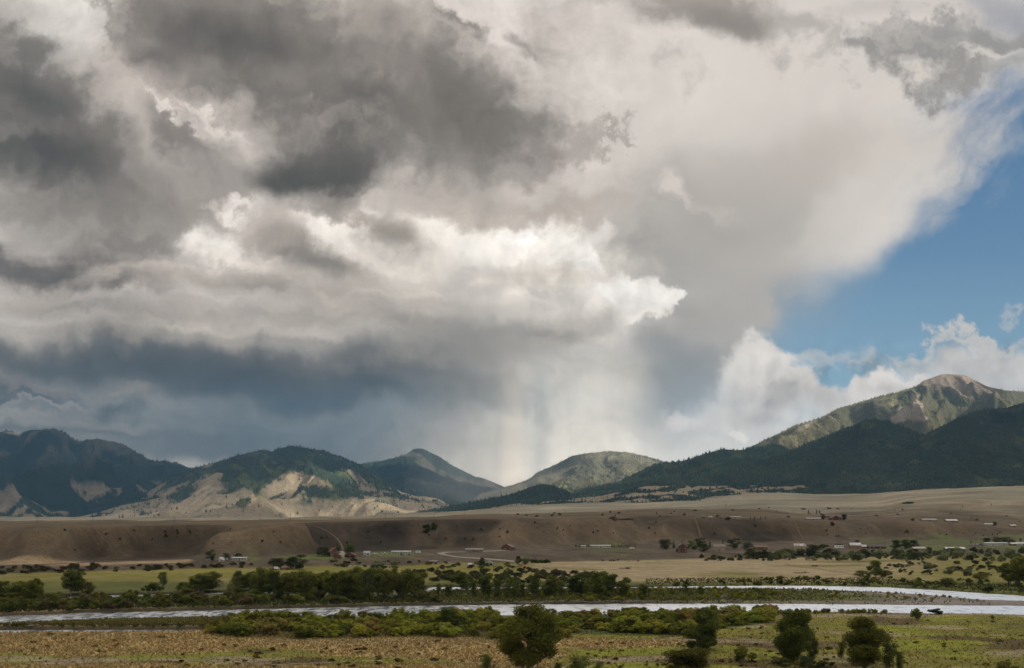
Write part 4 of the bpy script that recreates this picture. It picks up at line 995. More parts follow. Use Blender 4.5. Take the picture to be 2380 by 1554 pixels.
BIGT = [make_tree(362, 'cottonwood', 34000, 0.020), make_tree(371, 'column', 32000, 0.025), make_tree(372, 'column', 32000, 0.025), make_tree(365, 'round', 28000, 0.022)]
SHRUB = [make_shrub(400 + i, 1700, 0.055) for i in range(6)]
WILLOW = [make_shrub(420 + i, 2800, 0.036, spiky=0.35) for i in range(6)]
CONIF = [make_conifer(440 + i) for i in range(3)]
BARE = [make_bare(450 + i) for i in range(2)]
G_DARK = (0.074, 0.084, 0.027); G_MID = (0.085, 0.100, 0.027); G_YEL = (0.105, 0.112, 0.026); G_OLIVE = (0.085, 0.080, 0.026)
G_SILVER = (0.120, 0.135, 0.095); G_GREY = (0.060, 0.068, 0.042); G_LIGHT = (0.085, 0.105, 0.028)
def plant(name, P, c, row, top, w, color, label, cat, group=None, part=('crown', 'trunk'), var=0.12, at=None):
    """one plant: an Empty at its foot that carries its foliage and its wood"""
    x, y, z = at if at else place(c, row)
    h = (row - top) / FOC * y if at is None else top
    wd = w / FOC * y if at is None else w
    o = bpy.data.objects.new(name, None); o.empty_display_size = 0.3; COL.objects.link(o)
    o.location = (x, y, z - 0.05); o.rotation_euler = (0, 0, random.random() * 6.28)
    o['label'] = label; o['category'] = cat
    if group: o['group'] = group
    k = 1 + random.uniform(-var, var)
    for nm, me, m in ((part[0], P.crown, lm), (part[1], P.trunk, bk)):
        q = bpy.data.objects.new(nm, me); COL.objects.link(q); q.parent = o
        if not me.materials: me.materials.append(m)
        q.scale = (wd, wd, h)
        q.color = (2.3 * color[0] * k * random.uniform(.93, 1.07), 2.2 * color[1] * k, 1.6 * color[2] * k * random.uniform(.9, 1.1), 1)
    return o
pick = random.choice

# ---- single trees in the near meadow
plant('cottonwood_tree', BIGT[0], 1230, 1566, 1411, 124, (0.074, 0.082, 0.026), 'tall spreading cottonwood with several dark trunks in the tan meadow before the river', 'tree')
plant('cottonwood_tree', BIGT[1], 1635, 1511, 1419, 80, (0.064, 0.072, 0.024), 'dense dark columnar cottonwood standing where the willow thicket ends', 'tree')
plant('cottonwood_tree', BIGT[2], 1844, 1540, 1423, 80, (0.060, 0.068, 0.023), 'dark upright cottonwood with small shrubs round its foot in the near green meadow', 'tree')
plant('cottonwood_tree', BIGT[0], 2007, 1558, 1440, 96, (0.058, 0.066, 0.022), 'broad topped dark cottonwood with saplings on both sides in the near meadow', 'tree')
plant('cottonwood_tree', BIGT[3], 1598, 1590, 1511, 96, (0.062, 0.058, 0.018), 'wide bushy tree top cut by the lower edge of the view', 'tree')
plant('cottonwood_tree', ROUNDT[0], 1043, 1454, 1411, 48, (0.055, 0.075, 0.018), 'round crowned green tree alone on the near river bank', 'tree')
SAP = 'saplings beside the near cottonwoods'
plant('cottonwood_sapling', COLUMN[0], 1888, 1538, 1480, 28, (0.042, 0.055, 0.02), 'dark young cottonwood leaning against the upright tree', 'tree', SAP)
plant('cottonwood_sapling', COLUMN[1], 2066, 1556, 1494, 34, (0.045, 0.055, 0.02), 'young cottonwood just right of the broad topped tree', 'tree', SAP)
plant('cottonwood_sapling', COLUMN[2], 1957, 1532, 1491, 22, (0.06, 0.072, 0.022), 'slim light green sapling just left of the broad topped tree', 'tree', SAP)
plant('cottonwood_sapling', COLUMN[3], 2093, 1556, 1514, 22, (0.055, 0.068, 0.022), 'small sapling at the outer right of the broad topped tree', 'tree', SAP)
plant('cottonwood_sapling', COLUMN[0], 1130, 1556, 1521, 30, (0.085, 0.10, 0.034), 'pale green sapling left of the spreading cottonwood', 'tree', SAP)
plant('cottonwood_sapling', COLUMN[1], 1345, 1566, 1527, 54, (0.075, 0.088, 0.030), 'bushy pale green sapling right of the spreading cottonwood', 'tree', SAP)
plant('cottonwood_sapling', COLUMN[2], 1298, 1562, 1541, 20, (0.075, 0.088, 0.030), 'smallest sapling close to the trunks of the spreading cottonwood', 'tree', SAP)
plant('cottonwood_sapling', COLUMN[3], 1392, 1563, 1537, 26, (0.085, 0.095, 0.03), 'low pale sapling between the spreading cottonwood and the wide tree top', 'tree', SAP)
NS = 'shrubs in the near meadow'
for (c, row, top, w, col, lab) in [
    (1731, 1538, 1506, 48, G_DARK, 'round dark shrub alone in the green meadow'),
    (1818, 1548, 1530, 40, G_GREY, 'grey green shrub at the left foot of the upright cottonwood'),
    (1876, 1550, 1526, 38, G_GREY, 'grey green shrub at the right foot of the upright cottonwood'),
    (1918, 1551, 1531, 34, G_GREY, 'low grey shrub between the upright and the broad topped cottonwood'),
    (2342, 1560, 1539, 46, G_OLIVE, 'olive shrub at the near right corner of the meadow'),
    (2130, 1440, 1416, 24, G_LIGHT, 'light green bush alone on the bank beside the bright river'),
    (2174, 1428, 1415, 32, (0.03, 0.036, 0.016), 'scraggly dark bush leaning over the bright water'),
    (1455, 1468, 1440, 62, (0.045, 0.045, 0.02), 'big round dark willow bush in the middle of the thicket'),
    (2308, 1438, 1431, 8, G_GREY, 'tiny grey bush on the right river bank')]:
    plant('meadow_shrub', pick(SHRUB), c, row, top, w, col, lab, 'shrub', NS, ('foliage', 'stems'))

# ---- the river grove
GR = 'cottonwoods of the river grove'
def gtree(c, row, top, w, col=None, P=None):
    col = col or pick([G_DARK, (0.064, 0.074, 0.024), (0.088, 0.096, 0.029)])
    tall = row - top; P = P or pick(GROVE if tall > 45 and w > 20 else COLUMN if w < 24 else COTTON)
    w *= 1.12 if c > 990 else 1.0; side = 'left of the side channel gap' if c < 990 else 'on the open island'
    size = 'tall' if tall > 46 else 'medium' if tall > 34 else 'small'
    where = ('at the far left of the far bank' if c < 120 else 'on the far bank among the low shrubs' if c < 430 else 'in the dense dark grove on the far bank' if c < 990
             else 'in the open row on the river island' if c < 1520 else 'above the bright upper channel')
    shape = 'slim' if w < 24 else 'broad'
    plant('cottonwood_tree', P, c, row, top, w * 1.12, col, f'{size} {shape} dark green cottonwood {where}', 'tree', GR)
for t in [(5, 1402, 1352, 30), (32, 1408, 1358, 34), (52, 1405, 1354, 40), (75, 1408, 1350, 34), (87, 1400, 1346, 28), (164, 1383, 1327, 34), (180, 1382, 1330, 36),
          (204, 1386, 1354, 28), (379, 1362, 1330, 20), (445, 1378, 1345, 32), (462, 1377, 1334, 48), (490, 1377, 1330, 38), (557, 1370, 1327, 26), (545, 1378, 1342, 26), (582, 1378, 1331, 46)]:
    gtree(*t)
for x_, tp in [(20, 310), (60, 290), (120, 300), (170, 312), (240, 335), (300, 330), (360, 345), (430, 312), (500, 325), (560, 345), (590, 335), (680, 315), (730, 340), (780, 330),
               (830, 318), (880, 308), (940, 300), (980, 282), (1040, 300), (1090, 290), (1140, 305), (1180, 298), (1230, 310), (1270, 293), (1330, 330), (1390, 303), (1440, 340), (1475, 338), (1520, 325)]:
    c_0 = 595 + x_ / 4; tp_ = 1249.6 + tp / 4
    gtree(c_0, 1390 + random.uniform(-7, 4), tp_, random.uniform(28, 38))
gtree(853, 1398, 1328, 38, (0.062, 0.070, 0.030), COTTON[0])
for t in [(1020, 1382, 1357, 13), (1040, 1387, 1358, 22), (1075, 1376, 1331, 38), (1100, 1386, 1347, 18), (1131, 1392, 1335, 28), (1155, 1388, 1346, 22), (1180, 1392, 1344, 20),
          (1198, 1390, 1347, 20), (1213, 1388, 1356, 18), (1243, 1391, 1333, 26), (1270, 1387, 1349, 22), (1283, 1388, 1340, 28), (1303, 1383, 1350, 24), (1338, 1387, 1334, 34), (1358, 1388, 1347, 20),
          (1370, 1376, 1344, 20), (1390, 1391, 1329, 34), (1408, 1386, 1335, 18), (1423, 1387, 1336, 30), (1449, 1391, 1344, 25), (1497, 1388, 1359, 22), (1593, 1376, 1358, 12), (1630, 1381, 1362, 13)]:
    gtree(*t, col=pick([(0.050, 0.064, 0.019), (0.060, 0.076, 0.022), G_DARK]))
for t in [(2035, 1343, 1304, 26), (2002, 1343, 1327, 26), (2018, 1343, 1332, 10), (2055, 1343, 1326, 24), (2345, 1359, 1310, 38), (2370, 1364, 1296, 40), (2392, 1362, 1300, 40), (2205, 1364, 1344, 30), (2280, 1351, 1329, 28)]:
    gtree(*t)
for (c, row, top, w, lab) in [(525, 1388, 1341, 26, 'pale dead tree with bare branches at the edge of the dark grove'), (1690, 1402, 1366, 32, 'bare grey bush among driftwood on the island shore'),
                              (917, 1209, 1198, 7, 'leafless dead tree standing alone on the skyline of the bench')]:
    x, y, z = place(c, row)
    if row == 1209: y = 1500.0; x = (c - 1190) / FOC * y; z = float(ground_z(x, y))
    o = link('dead_tree', BARE[0] if c != 1690 else BARE[1], None, label=lab, cat='tree', loc=(x, y, z)); o.scale = (w * 1.6 / FOC * y, w * 1.6 / FOC * y, (row - top) / FOC * y)
dm, db = material('dead_wood'); db.inputs['Base Color'].default_value = (0.23, 0.185, 0.15, 1)
for q in BARE: q.materials.append(dm)

# ---- shrubs: each its own, in the belts where they grow
def belt(name, n, c0, c1, upper, lower, hm, cols, label, group, src, wr=(1.0, 1.6), bias=1.0, cat='shrub'):
    k = 0; tries = 0
    while k < n and tries < n * 20:
        tries += 1
        c = random.uniform(c0, c1); a = ip(c, upper); b = ip(c, lower)
        if b <= a: continue
        row = a + (b - a) * random.random() ** bias
        x, y, z = place(c, row)
        d = channels(np.array([x]), np.array([y]))
        if max(float(v[0]) for v in d) > -1.5: continue
        h = random.uniform(*hm)
        nm, col = pick(cols)
        plant(name, pick(src), 0, 0, h, h * random.uniform(*wr), col, label.format(nm), cat, group, ('foliage', 'stems'), var=0.2, at=(x, y, z))
        k += 1
WC = [('green', (0.100, 0.110, 0.026)), ('yellow green', (0.155, 0.160, 0.034)), ('olive', (0.130, 0.124, 0.036)), ('dark green', (0.062, 0.070, 0.022)), ('brownish', (0.130, 0.105, 0.045)), ('yellow green', (0.135, 0.150, 0.032)), ('green', (0.110, 0.125, 0.030))]
belt('willow_shrub', 290, 505, 1800, [(505, 1450), (595, 1440), (845, 1437), (1190, 1433), (1440, 1430), (1700, 1427), (1800, 1424)],
     [(505, 1476), (600, 1481), (700, 1486), (1000, 1480), (1170, 1487), (1290, 1490), (1350, 1476), (1450, 1474), (1600, 1480), (1650, 1466), (1760, 1452), (1800, 1436)],
     (2.2, 4.6), WC, '{} willow shrub in the dense thicket on the near river bank', 'willows of the near bank thicket', WILLOW, (1.5, 2.6))
belt('reed_bank_shrub', 60, -10, 640, [(-10, 1450), (400, 1441), (640, 1438)], [(-10, 1462), (400, 1460), (640, 1446)], (0.6, 1.6), WC[:3], '{} low shrub on the reedy spit along the left near bank', 'low shrubs of the reedy spit', WILLOW)
belt('bank_shrub', 46, 1780, 2060, [(1780, 1423), (2060, 1423)], [(1780, 1429), (2060, 1427)], (0.9, 2.0), WC[:4], '{} shrub in the thin fringe along the right near bank', 'fringe of the right near bank', WILLOW)
belt('riverside_shrub', 130, -10, 600, [(0, 1388), (200, 1380), (430, 1368), (600, 1385)], [(0, 1426), (250, 1415), (600, 1406)], (2.2, 5.0), [('green', G_MID), ('dark green', (0.045, 0.055, 0.018)), ('olive', (0.07, 0.072, 0.026)), ('dusty brown', (0.085, 0.072, 0.045))],
     '{} riverside shrub on the left part of the far bank', 'shrubs of the far bank, left', SHRUB, (1.1, 1.6), 0.8)
belt('grove_shrub', 60, 595, 1020, [(595, 1389), (1020, 1386)], [(595, 1406), (1020, 1399)], (2.0, 4.2), [('green', G_MID), ('grey', (0.065, 0.062, 0.034)), ('olive', (0.062, 0.068, 0.024))],
     '{} shrub under the edge of the dark river grove', 'shrubs under the grove', SHRUB, (1.1, 1.7))
belt('island_willow', 170, 1180, 1800, [(1180, 1376), (1800, 1369)], [(1180, 1398), (1500, 1397), (1800, 1393)], (0.9, 2.6), [('yellow green', (0.14, 0.145, 0.032)), ('green', (0.095, 0.112, 0.026)), ('yellow green', (0.15, 0.15, 0.032))],
     '{} young willow on the river island', 'young willows of the island', WILLOW, (1.0, 1.7))
belt('gravel_willow', 60, 1790, 2220, [(1790, 1369), (2050, 1376), (2220, 1388)], [(1790, 1395), (2220, 1395)], (0.5, 1.7), [('yellow green', (0.15, 0.15, 0.03)), ('olive', (0.12, 0.115, 0.036))],
     '{} low willow on the gravel bar between the channels', 'low willows of the gravel bar', WILLOW, (1.0, 2.0), 0.9)
belt('dark_thicket_shrub', 130, 960, 1400, [(960, 1330), (1250, 1328), (1400, 1338)], [(960, 1360), (1250, 1356), (1400, 1350)], (2.0, 3.8), [('dark grey green', (0.042, 0.048, 0.028)), ('dark brown green', (0.048, 0.044, 0.026))],
     '{} shrub of the thicket behind the river island', 'dark thicket behind the island', SHRUB, (1.4, 2.3))
belt('scarp_shrub', 62, -20, 640, [(-20, 1321), (640, 1309)], [(-20, 1336), (640, 1322)], (1.6, 3.4), [('dark green', (0.045, 0.05, 0.024)), ('dark brown', (0.05, 0.042, 0.026))],
     '{} shrub on the low brown scarp below the bench', 'shrubs of the left scarp', SHRUB, (1.3, 2.4))
belt('meadow_edge_shrub', 60, 760, 1200, [(760, 1302), (1200, 1310)], [(760, 1322), (1200, 1326)], (1.2, 2.8), [('green', G_MID), ('grey green', G_GREY), ('dark green', (0.045, 0.05, 0.024))],
     '{} shrub at the far edge of the green meadow', 'shrubs at the far meadow edge', SHRUB, (1.2, 2.4))
belt('olive_shrub', 135, 1790, 2400, [(1790, 1290), (2400, 1283)], [(1790, 1304), (2050, 1305), (2400, 1306)], (3.0, 7.0), [('silver grey', G_SILVER), ('grey green', (0.085, 0.098, 0.066)), ('dark green', (0.042, 0.052, 0.026))],
     '{} shrub in the belt below the houses on the right', 'shrub belt below the right houses', SHRUB, (1.1, 1.7), 0.9)
belt('olive_shrub', 40, 1640, 1820, [(1640, 1296), (1820, 1292)], [(1640, 1305), (1820, 1304)], (1.6, 3.4), [('dark green', (0.042, 0.052, 0.026)), ('grey green', G_GREY)],
     '{} shrub at the back of the straw coloured field', 'shrubs behind the straw field', SHRUB, (1.4, 2.4))
belt('pasture_shrub', 64, 2020, 2400, [(2020, 1315), (2400, 1308)], [(2020, 1338), (2400, 1342)], (1.4, 3.6), [('dark green', (0.042, 0.05, 0.024)), ('grey green', G_GREY), ('silver grey', (0.10, 0.112, 0.08))],
     '{} shrub scattered over the right hand pasture', 'shrubs of the right pasture', SHRUB, (1.2, 2.2))
belt('far_bank_shrub', 80, 1560, 2400, [(1560, 1358), (1760, 1347), (2060, 1345), (2400, 1352)], [(1560, 1362), (1785, 1359), (2060, 1362), (2290, 1376), (2400, 1384)], (1.0, 2.8), [('green', (0.065, 0.08, 0.024)), ('dark green', (0.042, 0.052, 0.022)), ('olive', (0.08, 0.085, 0.028))],
     '{} shrub along the far bank of the bright upper channel', 'shrubs of the upper channel bank', SHRUB, (1.2, 2.0))
belt('bench_juniper', 90, 40, 2380, [(0, 1235), (800, 1228), (1100, 1215), (1600, 1213), (2380, 1240)], [(0, 1285), (800, 1268), (1300, 1252), (1800, 1250), (2380, 1246)], (0.7, 2.4), [('dark green', (0.030, 0.036, 0.018)), ('dark brown', (0.042, 0.036, 0.022))],
     '{} juniper bush dotting the brown face of the bench', 'junipers on the bench', SHRUB, (0.8, 1.3))
belt('plateau_bush', 40, 1200, 2380, [(1200, 1196), (2380, 1165)], [(1200, 1202), (2380, 1215)], (1.4, 3.2), [('dark green', (0.034, 0.04, 0.02))],
     '{} bush on the open top of the bench', 'bushes on the bench top', SHRUB, (1.0, 2.0))
belt('coulee_shrub', 12, 985, 1015, [(985, 1222), (1015, 1224)], [(985, 1240), (1015, 1232)], (2.4, 4.2), [('dark green', (0.030, 0.038, 0.017))],
     '{} shrub in the brush clump of the bench coulee', 'brush clump in the coulee', SHRUB, (1.0, 1.5))

belt('sage_bush', 150, -60, 1900, [(-60, 1474), (500, 1484), (1200, 1494), (1900, 1500)], [(-60, 1562), (1900, 1562)], (0.45, 1.05), [('dark', (0.050, 0.044, 0.020)), ('olive', (0.085, 0.078, 0.030)), ('brown', (0.085, 0.060, 0.030))],
     '{} low sage clump scattered in the tan near meadow', 'sage clumps of the near meadow', SHRUB, (1.4, 2.6))
belt('meadow_clump', 60, 1700, 2420, [(1700, 1440), (2420, 1440)], [(1700, 1550), (2420, 1562)], (0.3, 0.8), [('dark', (0.050, 0.048, 0.020)), ('olive', (0.080, 0.080, 0.028))],
     '{} low weed clump in the green near meadow on the right', 'weed clumps of the right near meadow', SHRUB, (1.8, 3.2))
# ---- tussocks, reeds and grass: past counting
def tufts(name, n, c0, c1, r0, r1, h, cols, seed, test=None, blades=5, spread=0.35, local=0.0):
    r = np.random.default_rng(seed)
    hw = CAM_H
    y0, y1 = hw * FOC / (r1 - HOR), hw * FOC / (r0 - HOR)
    c = r.uniform(c0, c1, n); y = 1 / r.uniform(1 / y1, 1 / y0, n) if False else r.uniform(y0, y1, n)
    x = (c - 1190) / FOC * y
    d1_, d2_, d3_ = channels(x, y); ok = np.maximum(np.maximum(d1_, d2_), d3_) < -0.8
    if test is not None: ok &= test(x, y, c, r)
    x, y, c = x[ok], y[ok], c[ok]; z = ground_z(x, y); N = len(x)
    s = h * r.uniform(0.5, 1.3, N)
    k = r.integers(0, len(cols), N); base = np.array(cols)[k]
    if local: base = base * (1 - local) + local * 1.2 * ground_colour(x, y, z)
    base = base * r.uniform(0.65, 1.3, N)[:, None]
    V = np.zeros((N, blades, 4, 3), np.float32); C = np.zeros((N, blades, 4, 3), np.float32)
    for b in range(blades):
        a = r.random(N) * 6.28; o = spread * s * np.sqrt(r.random(N)); px, py = x + o * np.cos(a), y + o * np.sin(a)
        t = r.random(N) * 6.28; w = s * 0.22; hh = s * r.uniform(0.7, 1.2, N); lx = np.cos(a) * s * 0.3; ly = np.sin(a) * s * 0.3
        dx, dy = w * np.cos(t), w * np.sin(t)
        V[:, b, 0] = np.stack([px - dx, py - dy, z - 0.05], 1); V[:, b, 1] = np.stack([px + dx, py + dy, z - 0.05], 1)
        V[:, b, 2] = np.stack([px + lx + dx * .5, py + ly + dy * .5, z + hh], 1); V[:, b, 3] = np.stack([px + lx - dx * .5, py + ly - dy * .5, z + hh], 1)
        C[:, b] = (base * r.uniform(0.8, 1.2, N)[:, None])[:, None, :]
    me = np_mesh(name, V.reshape(-1, 3), np.arange(N * blades * 4).reshape(-1, 4), np.clip(C.reshape(-1, 3), .004, 1))
    o = link(name, me, lm, kind='stuff'); o.color = (1, 1, 1, 1)
def tusmask(x, y, c, r): return r.random(len(x)) < 0.06 + 0.94 * tussock_field(x, y, c)
TAN = [(0.42, 0.30, 0.13), (0.38, 0.27, 0.115), (0.27, 0.18, 0.08), (0.46, 0.34, 0.17), (0.33, 0.26, 0.10)]
tufts('tussock_grass', 42000, -120, 2500, 1468, 1575, 0.52, TAN, 500, tusmask, local=0.3)
tufts('meadow_grass', 16000, 0, 2500, 1424, 1575, 0.34, [(0.15, 0.135, 0.026), (0.17, 0.155, 0.030), (0.12, 0.09, 0.034), (0.19, 0.15, 0.055), (0.15, 0.15, 0.02)], 501, lambda x, y, c, r: ~tusmask(x, y, c, r), local=0.85)
tufts('reed_grass', 9000, -120, 620, 1437, 1466, 0.95, [(0.11, 0.115, 0.030), (0.13, 0.125, 0.035), (0.09, 0.10, 0.028)], 502, blades=5, local=0.2)
tufts('bank_grass', 18000, 1000, 2300, 1366, 1404, 0.8, [(0.105, 0.11, 0.03), (0.13, 0.13, 0.036), (0.15, 0.14, 0.06)], 503, lambda x, y, c, r: r.random(len(x)) < 0.05 + 0.95 * sst(2050, 1500, c + 300 * fbm(x / 60.0, y / 25.0, 3, seed=44)), blades=4)
tufts('bank_grass', 9000, -120, 1000, 1392, 1432, 0.9, [(0.06, 0.07, 0.02), (0.085, 0.09, 0.026), (0.10, 0.085, 0.05)], 504, blades=4)
tufts('bank_grass', 9000, 1500, 2500, 1345, 1392, 0.8, [(0.075, 0.085, 0.024), (0.10, 0.105, 0.03), (0.07, 0.08, 0.03)], 505, lambda x, y, c, r: (y > row_y(ip(c, FAR2), 46.2)) & (y < row_y(ip(c, FAR2), 46.2) + 60), blades=4)
# ------------------------------------------------------------------ buildings, vehicles, animals, small things
_pm = {}
def paint(name, rgb, rough=0.7, noise=0.35, metal=0.0):
    key = (name, rgb)
    if key in _pm: return _pm[key]
    m, b = material(name); b.inputs['Roughness'].default_value = rough; b.inputs['Metallic'].default_value = metal
    n = NOISE(MAPPING(opos(), scale=(2.0, 2.0, 0.5), typ='POINT'), 1.0, 4.0, 0.6, dims='3D')
    S.put(b.inputs['Base Color'], MIX(1.0, (*rgb, 1), GREY(M('MULTIPLY_ADD', n - 0.5, noise * 2, 1.0)), 'MULTIPLY'))
    _pm[key] = m; return m
def box(x0, x1, y0, y1, z0, z1):
    V = np.array([(x, y, z) for z in (z0, z1) for y in (y0, y1) for x in (x0, x1)], float)
    F = np.array([(0, 2, 3, 1), (4, 5, 7, 6), (0, 1, 5, 4), (2, 6, 7, 3), (0, 4, 6, 2), (1, 3, 7, 5)])
    return V, F
def poly_mesh(name, V, F):
    me = bpy.data.meshes.new(name); me.from_pydata([tuple(v) for v in V], [], [tuple(f) for f in F]); me.update(); return me
def root(name, label, cat, loc, rz=0.0, group=None):
    o = bpy.data.objects.new(name, None); o.empty_display_size = 1.0; COL.objects.link(o); o.location = loc; o.rotation_euler = (0, 0, rz)
    o['label'] = label; o['category'] = cat
    if group: o['group'] = group
    return o
def part(name, geo, mat, parent):
    me = geo if isinstance(geo, bpy.types.Mesh) else poly_mesh(name, *geo)
    return link(name, me, mat, parent)
GLASS = paint('window_glass', (0.02, 0.024, 0.028), 0.15, 0.1); TRIM = paint('white_trim', (0.6, 0.6, 0.58))
DOORC = paint('door_paint', (0.10, 0.05, 0.035))
def house(name, label, c0, c1, base, top, wall, roof, style='side', depth=None, nwin=3, ndoor=1, rz=0.0, chimney=None, big_doors=0, wallh=None, cat='house', group=None, rows=1):
    x, y, z = place((c0 + c1) / 2, base)
    W = (c1 - c0) / FOC * y; H = max(2.4, (base - top) / FOC * y); D = depth or min(9.0, max(4.0, W * 0.6))
    o = root(name, label, cat, (x, y + D / 2, z - 0.15), rz, group)
    wm_ = paint('wall_paint', wall); rm_ = paint('roof_sheet', roof, 0.5)
    hw_ = W / 2; hd = D / 2
    if style in ('side', 'low'):
        eave = wallh or (H * (0.60 if style == 'side' else 0.80))
        V = [(-hw_, -hd, 0), (hw_, -hd, 0), (hw_, hd, 0), (-hw_, hd, 0), (-hw_, -hd, eave), (hw_, -hd, eave), (hw_, hd, eave), (-hw_, hd, eave), (-hw_, 0, H - 0.1), (hw_, 0, H - 0.1)]
        F = [(0, 1, 5, 4), (2, 3, 7, 6), (1, 2, 6, 9, 5), (3, 0, 4, 8, 7)]
        part('wall', (V, F), wm_, o)
        e = 0.45; s = (H - eave) / hd; zl = eave - e * s + 0.08
        V = [(-hw_ - e, -hd - e, zl), (hw_ + e, -hd - e, zl), (hw_ + e, 0, H + .08), (-hw_ - e, 0, H + .08), (hw_ + e, hd + e, zl), (-hw_ - e, hd + e, zl)]
        V += [(a, b, c + 0.16) for a, b, c in V]
        F = [(6, 7, 8, 9), (9, 8, 10, 11), (0, 3, 2, 1), (3, 5, 4, 2), (0, 1, 7, 6), (1, 2, 8, 7), (2, 4, 10, 8), (4, 5, 11, 10), (5, 3, 9, 11), (3, 0, 6, 9)]
        rf = part('roof', (V, F), rm_, o)
    else:
        eave = wallh or H * (0.45 if style == 'gambrel' else 0.55)
        if style == 'gambrel': prof_ = [(-hw_, eave), (-hw_ * 0.62, eave + (H - eave) * 0.66), (0, H), (hw_ * 0.62, eave + (H - eave) * 0.66), (hw_, eave)]
        else: prof_ = [(-hw_, eave), (0, H), (hw_, eave)]
        V = [(-hw_, -hd, 0), (hw_, -hd, 0)] + [(a, -hd, b) for a, b in prof_[::-1]]
        n = len(V); V = V + [(a, hd, c) for a, b, c in V]
        F = [tuple(range(n)), tuple(range(2 * n - 1, n - 1, -1)), (1, 1 + n, 2 + n, 2), (n, 0, n - 1, 2 * n - 1)]
        part('wall', (V, F), wm_, o)
        e = 0.4; pr = [(a * (1 + e / hw_), b + 0.06 - (0.25 if i in (0, len(prof_) - 1) else 0)) for i, (a, b) in enumerate(prof_)]
        V = [(a, -hd - e, b) for a, b in pr] + [(a, hd + e, b) for a, b in pr]; k = len(pr)
        V += [(a, b, c + 0.16) for a, b, c in V]
        F = []
        for i in range(k - 1):
            F += [(2 * k + i, 2 * k + i + 1, 3 * k + i + 1, 3 * k + i), (i, k + i, k + i + 1, i + 1), (i, i + 1, 2 * k + i + 1, 2 * k + i), (k + i, 3 * k + i, 3 * k + i + 1, k + i + 1)]
        F += [(0, 2 * k, 3 * k, k), (k - 1, 2 * k - 1, 4 * k - 1, 3 * k - 1)]
        rf = part('roof', (V, F), rm_, o)
    if chimney:
        part('chimney', box(hw_ * 0.4, hw_ * 0.4 + 0.8, 0.3, 1.1, H * 0.7, H + 0.9), paint('chimney_brick', chimney), rf)
    slots = nwin + ndoor + big_doors; f = -hd - 0.04
    for i in range(slots):
        u = -hw_ + W * (i + 0.5) / max(1, slots)
        if big_doors and i < big_doors:
            ww = min(1.7, W / slots * 0.40); part('door', box(u - ww, u + ww, f, f + 0.06, 0.05, min(2.8, eave * 0.85)), GLASS, o)
        elif i == slots // 2 and ndoor:
            d_ = part('door', box(u - 0.5, u + 0.5, f, f + 0.06, 0.15, min(2.2, eave * 0.85)), DOORC, o)
        else:
            for q in range(rows):
                zc = min(1.6, eave * 0.58) + q * 2.6
                if zc + 0.6 > H * 0.95: continue
                w_ = part('window', box(u - 0.75, u + 0.75, f - 0.02, f + 0.05, zc - 0.55, zc + 0.55), TRIM, o)
                part('pane', box(u - 0.6, u + 0.6, f - 0.05, f - 0.021, zc - 0.42, zc + 0.42), GLASS, w_)
    return o
WHITE = (0.44, 0.43, 0.41); GREYW = (0.42, 0.43, 0.42); TANW = (0.36, 0.30, 0.21); BRN = (0.12, 0.075, 0.045); RED = (0.16, 0.055, 0.035); DRED = (0.11, 0.05, 0.035)
GR_ = (0.30, 0.31, 0.31); PALE = (0.48, 0.48, 0.48); DKG = (0.10, 0.10, 0.10); REDR = (0.19, 0.06, 0.045)
house('mobile_home', 'long grey and white mobile home at the end of the straw strip', 534, 572, 1303.5, 1295.5, WHITE, GREYW, 'low', 4.5, 5, 1, chimney=(0.35, 0.08, 0.06))
house('shed', 'white shed with pale lean roof left of the grey mobile home', 501, 519, 1305.5, 1298.5, WHITE, PALE, 'front', 6, 1, 1, cat='shed')
house('shed', 'grey shed with pale roof tucked between the white shed and the grey mobile home', 510, 528, 1303, 1296, GREYW, PALE, 'side', 5, 1, 1, cat='shed')
house('shed', 'tiny grey shed left of the tall dark tree by the straw strip', 479, 488, 1304.5, 1298.5, GREYW, GR_, 'side', 4, 0, 1, cat='shed')
house('farm_house', 'steep red roofed brown house among dark trees', 761, 783, 1294, 1274.5, BRN, REDR, 'front', 10, 2, 1, chimney=(0.2, 0.18, 0.16), rows=2, rz=R(25), wallh=4.0)
house('barn', 'small rust brown barn in front of the red roofed house', 775, 792, 1298.7, 1288.7, (0.15, 0.082, 0.055), (0.13, 0.07, 0.05), 'gambrel', 7, 0, 0, cat='barn')
house('garage', 'garage with bright red roof and dark open bays', 801, 825, 1296.6, 1285.3, (0.16, 0.07, 0.05), REDR, 'front', 8, 0, 0, big_doors=2, cat='garage')
house('farm_house', 'small pale two storey house right of the red roofed garage', 845, 859, 1293, 1281.5, GREYW, GR_, 'side', 6, 2, 0, rows=2)
house('shed', 'white shed with red door beside the pale two storey house', 843, 853, 1294, 1286.5, WHITE, DRED, 'front', 4, 0, 1, cat='shed')
house('mobile_home', 'long white mobile home with dark windows on the green lawn', 910, 954, 1289, 1281, WHITE, WHITE, 'low', 4.5, 6, 1)
house('ranch_house', 'long low tan house above the loop of the dirt road', 1082, 1122, 1284, 1276, (0.25, 0.19, 0.135), (0.27, 0.27, 0.26), 'low', 7, 4, 1)
house('log_lodge', 'dark red brown gabled lodge where the dirt road ends', 1168, 1194, 1279.8, 1265.5, (0.13, 0.065, 0.042), (0.15, 0.09, 0.068), 'front', 9, 3, 1, rz=R(-20))
house('barn', 'pale barn with dark doorway beside the corral', 1129, 1145, 1314.5, 1304.5, (0.45, 0.40, 0.33), GR_, 'front', 8, 0, 0, big_doors=2, cat='barn')
house('shed', 'little white roofed shelter alone in the far green meadow', 1089, 1096, 1316, 1309.5, (0.3, 0.26, 0.22), PALE, 'side', 3, 0, 1, cat='shed')
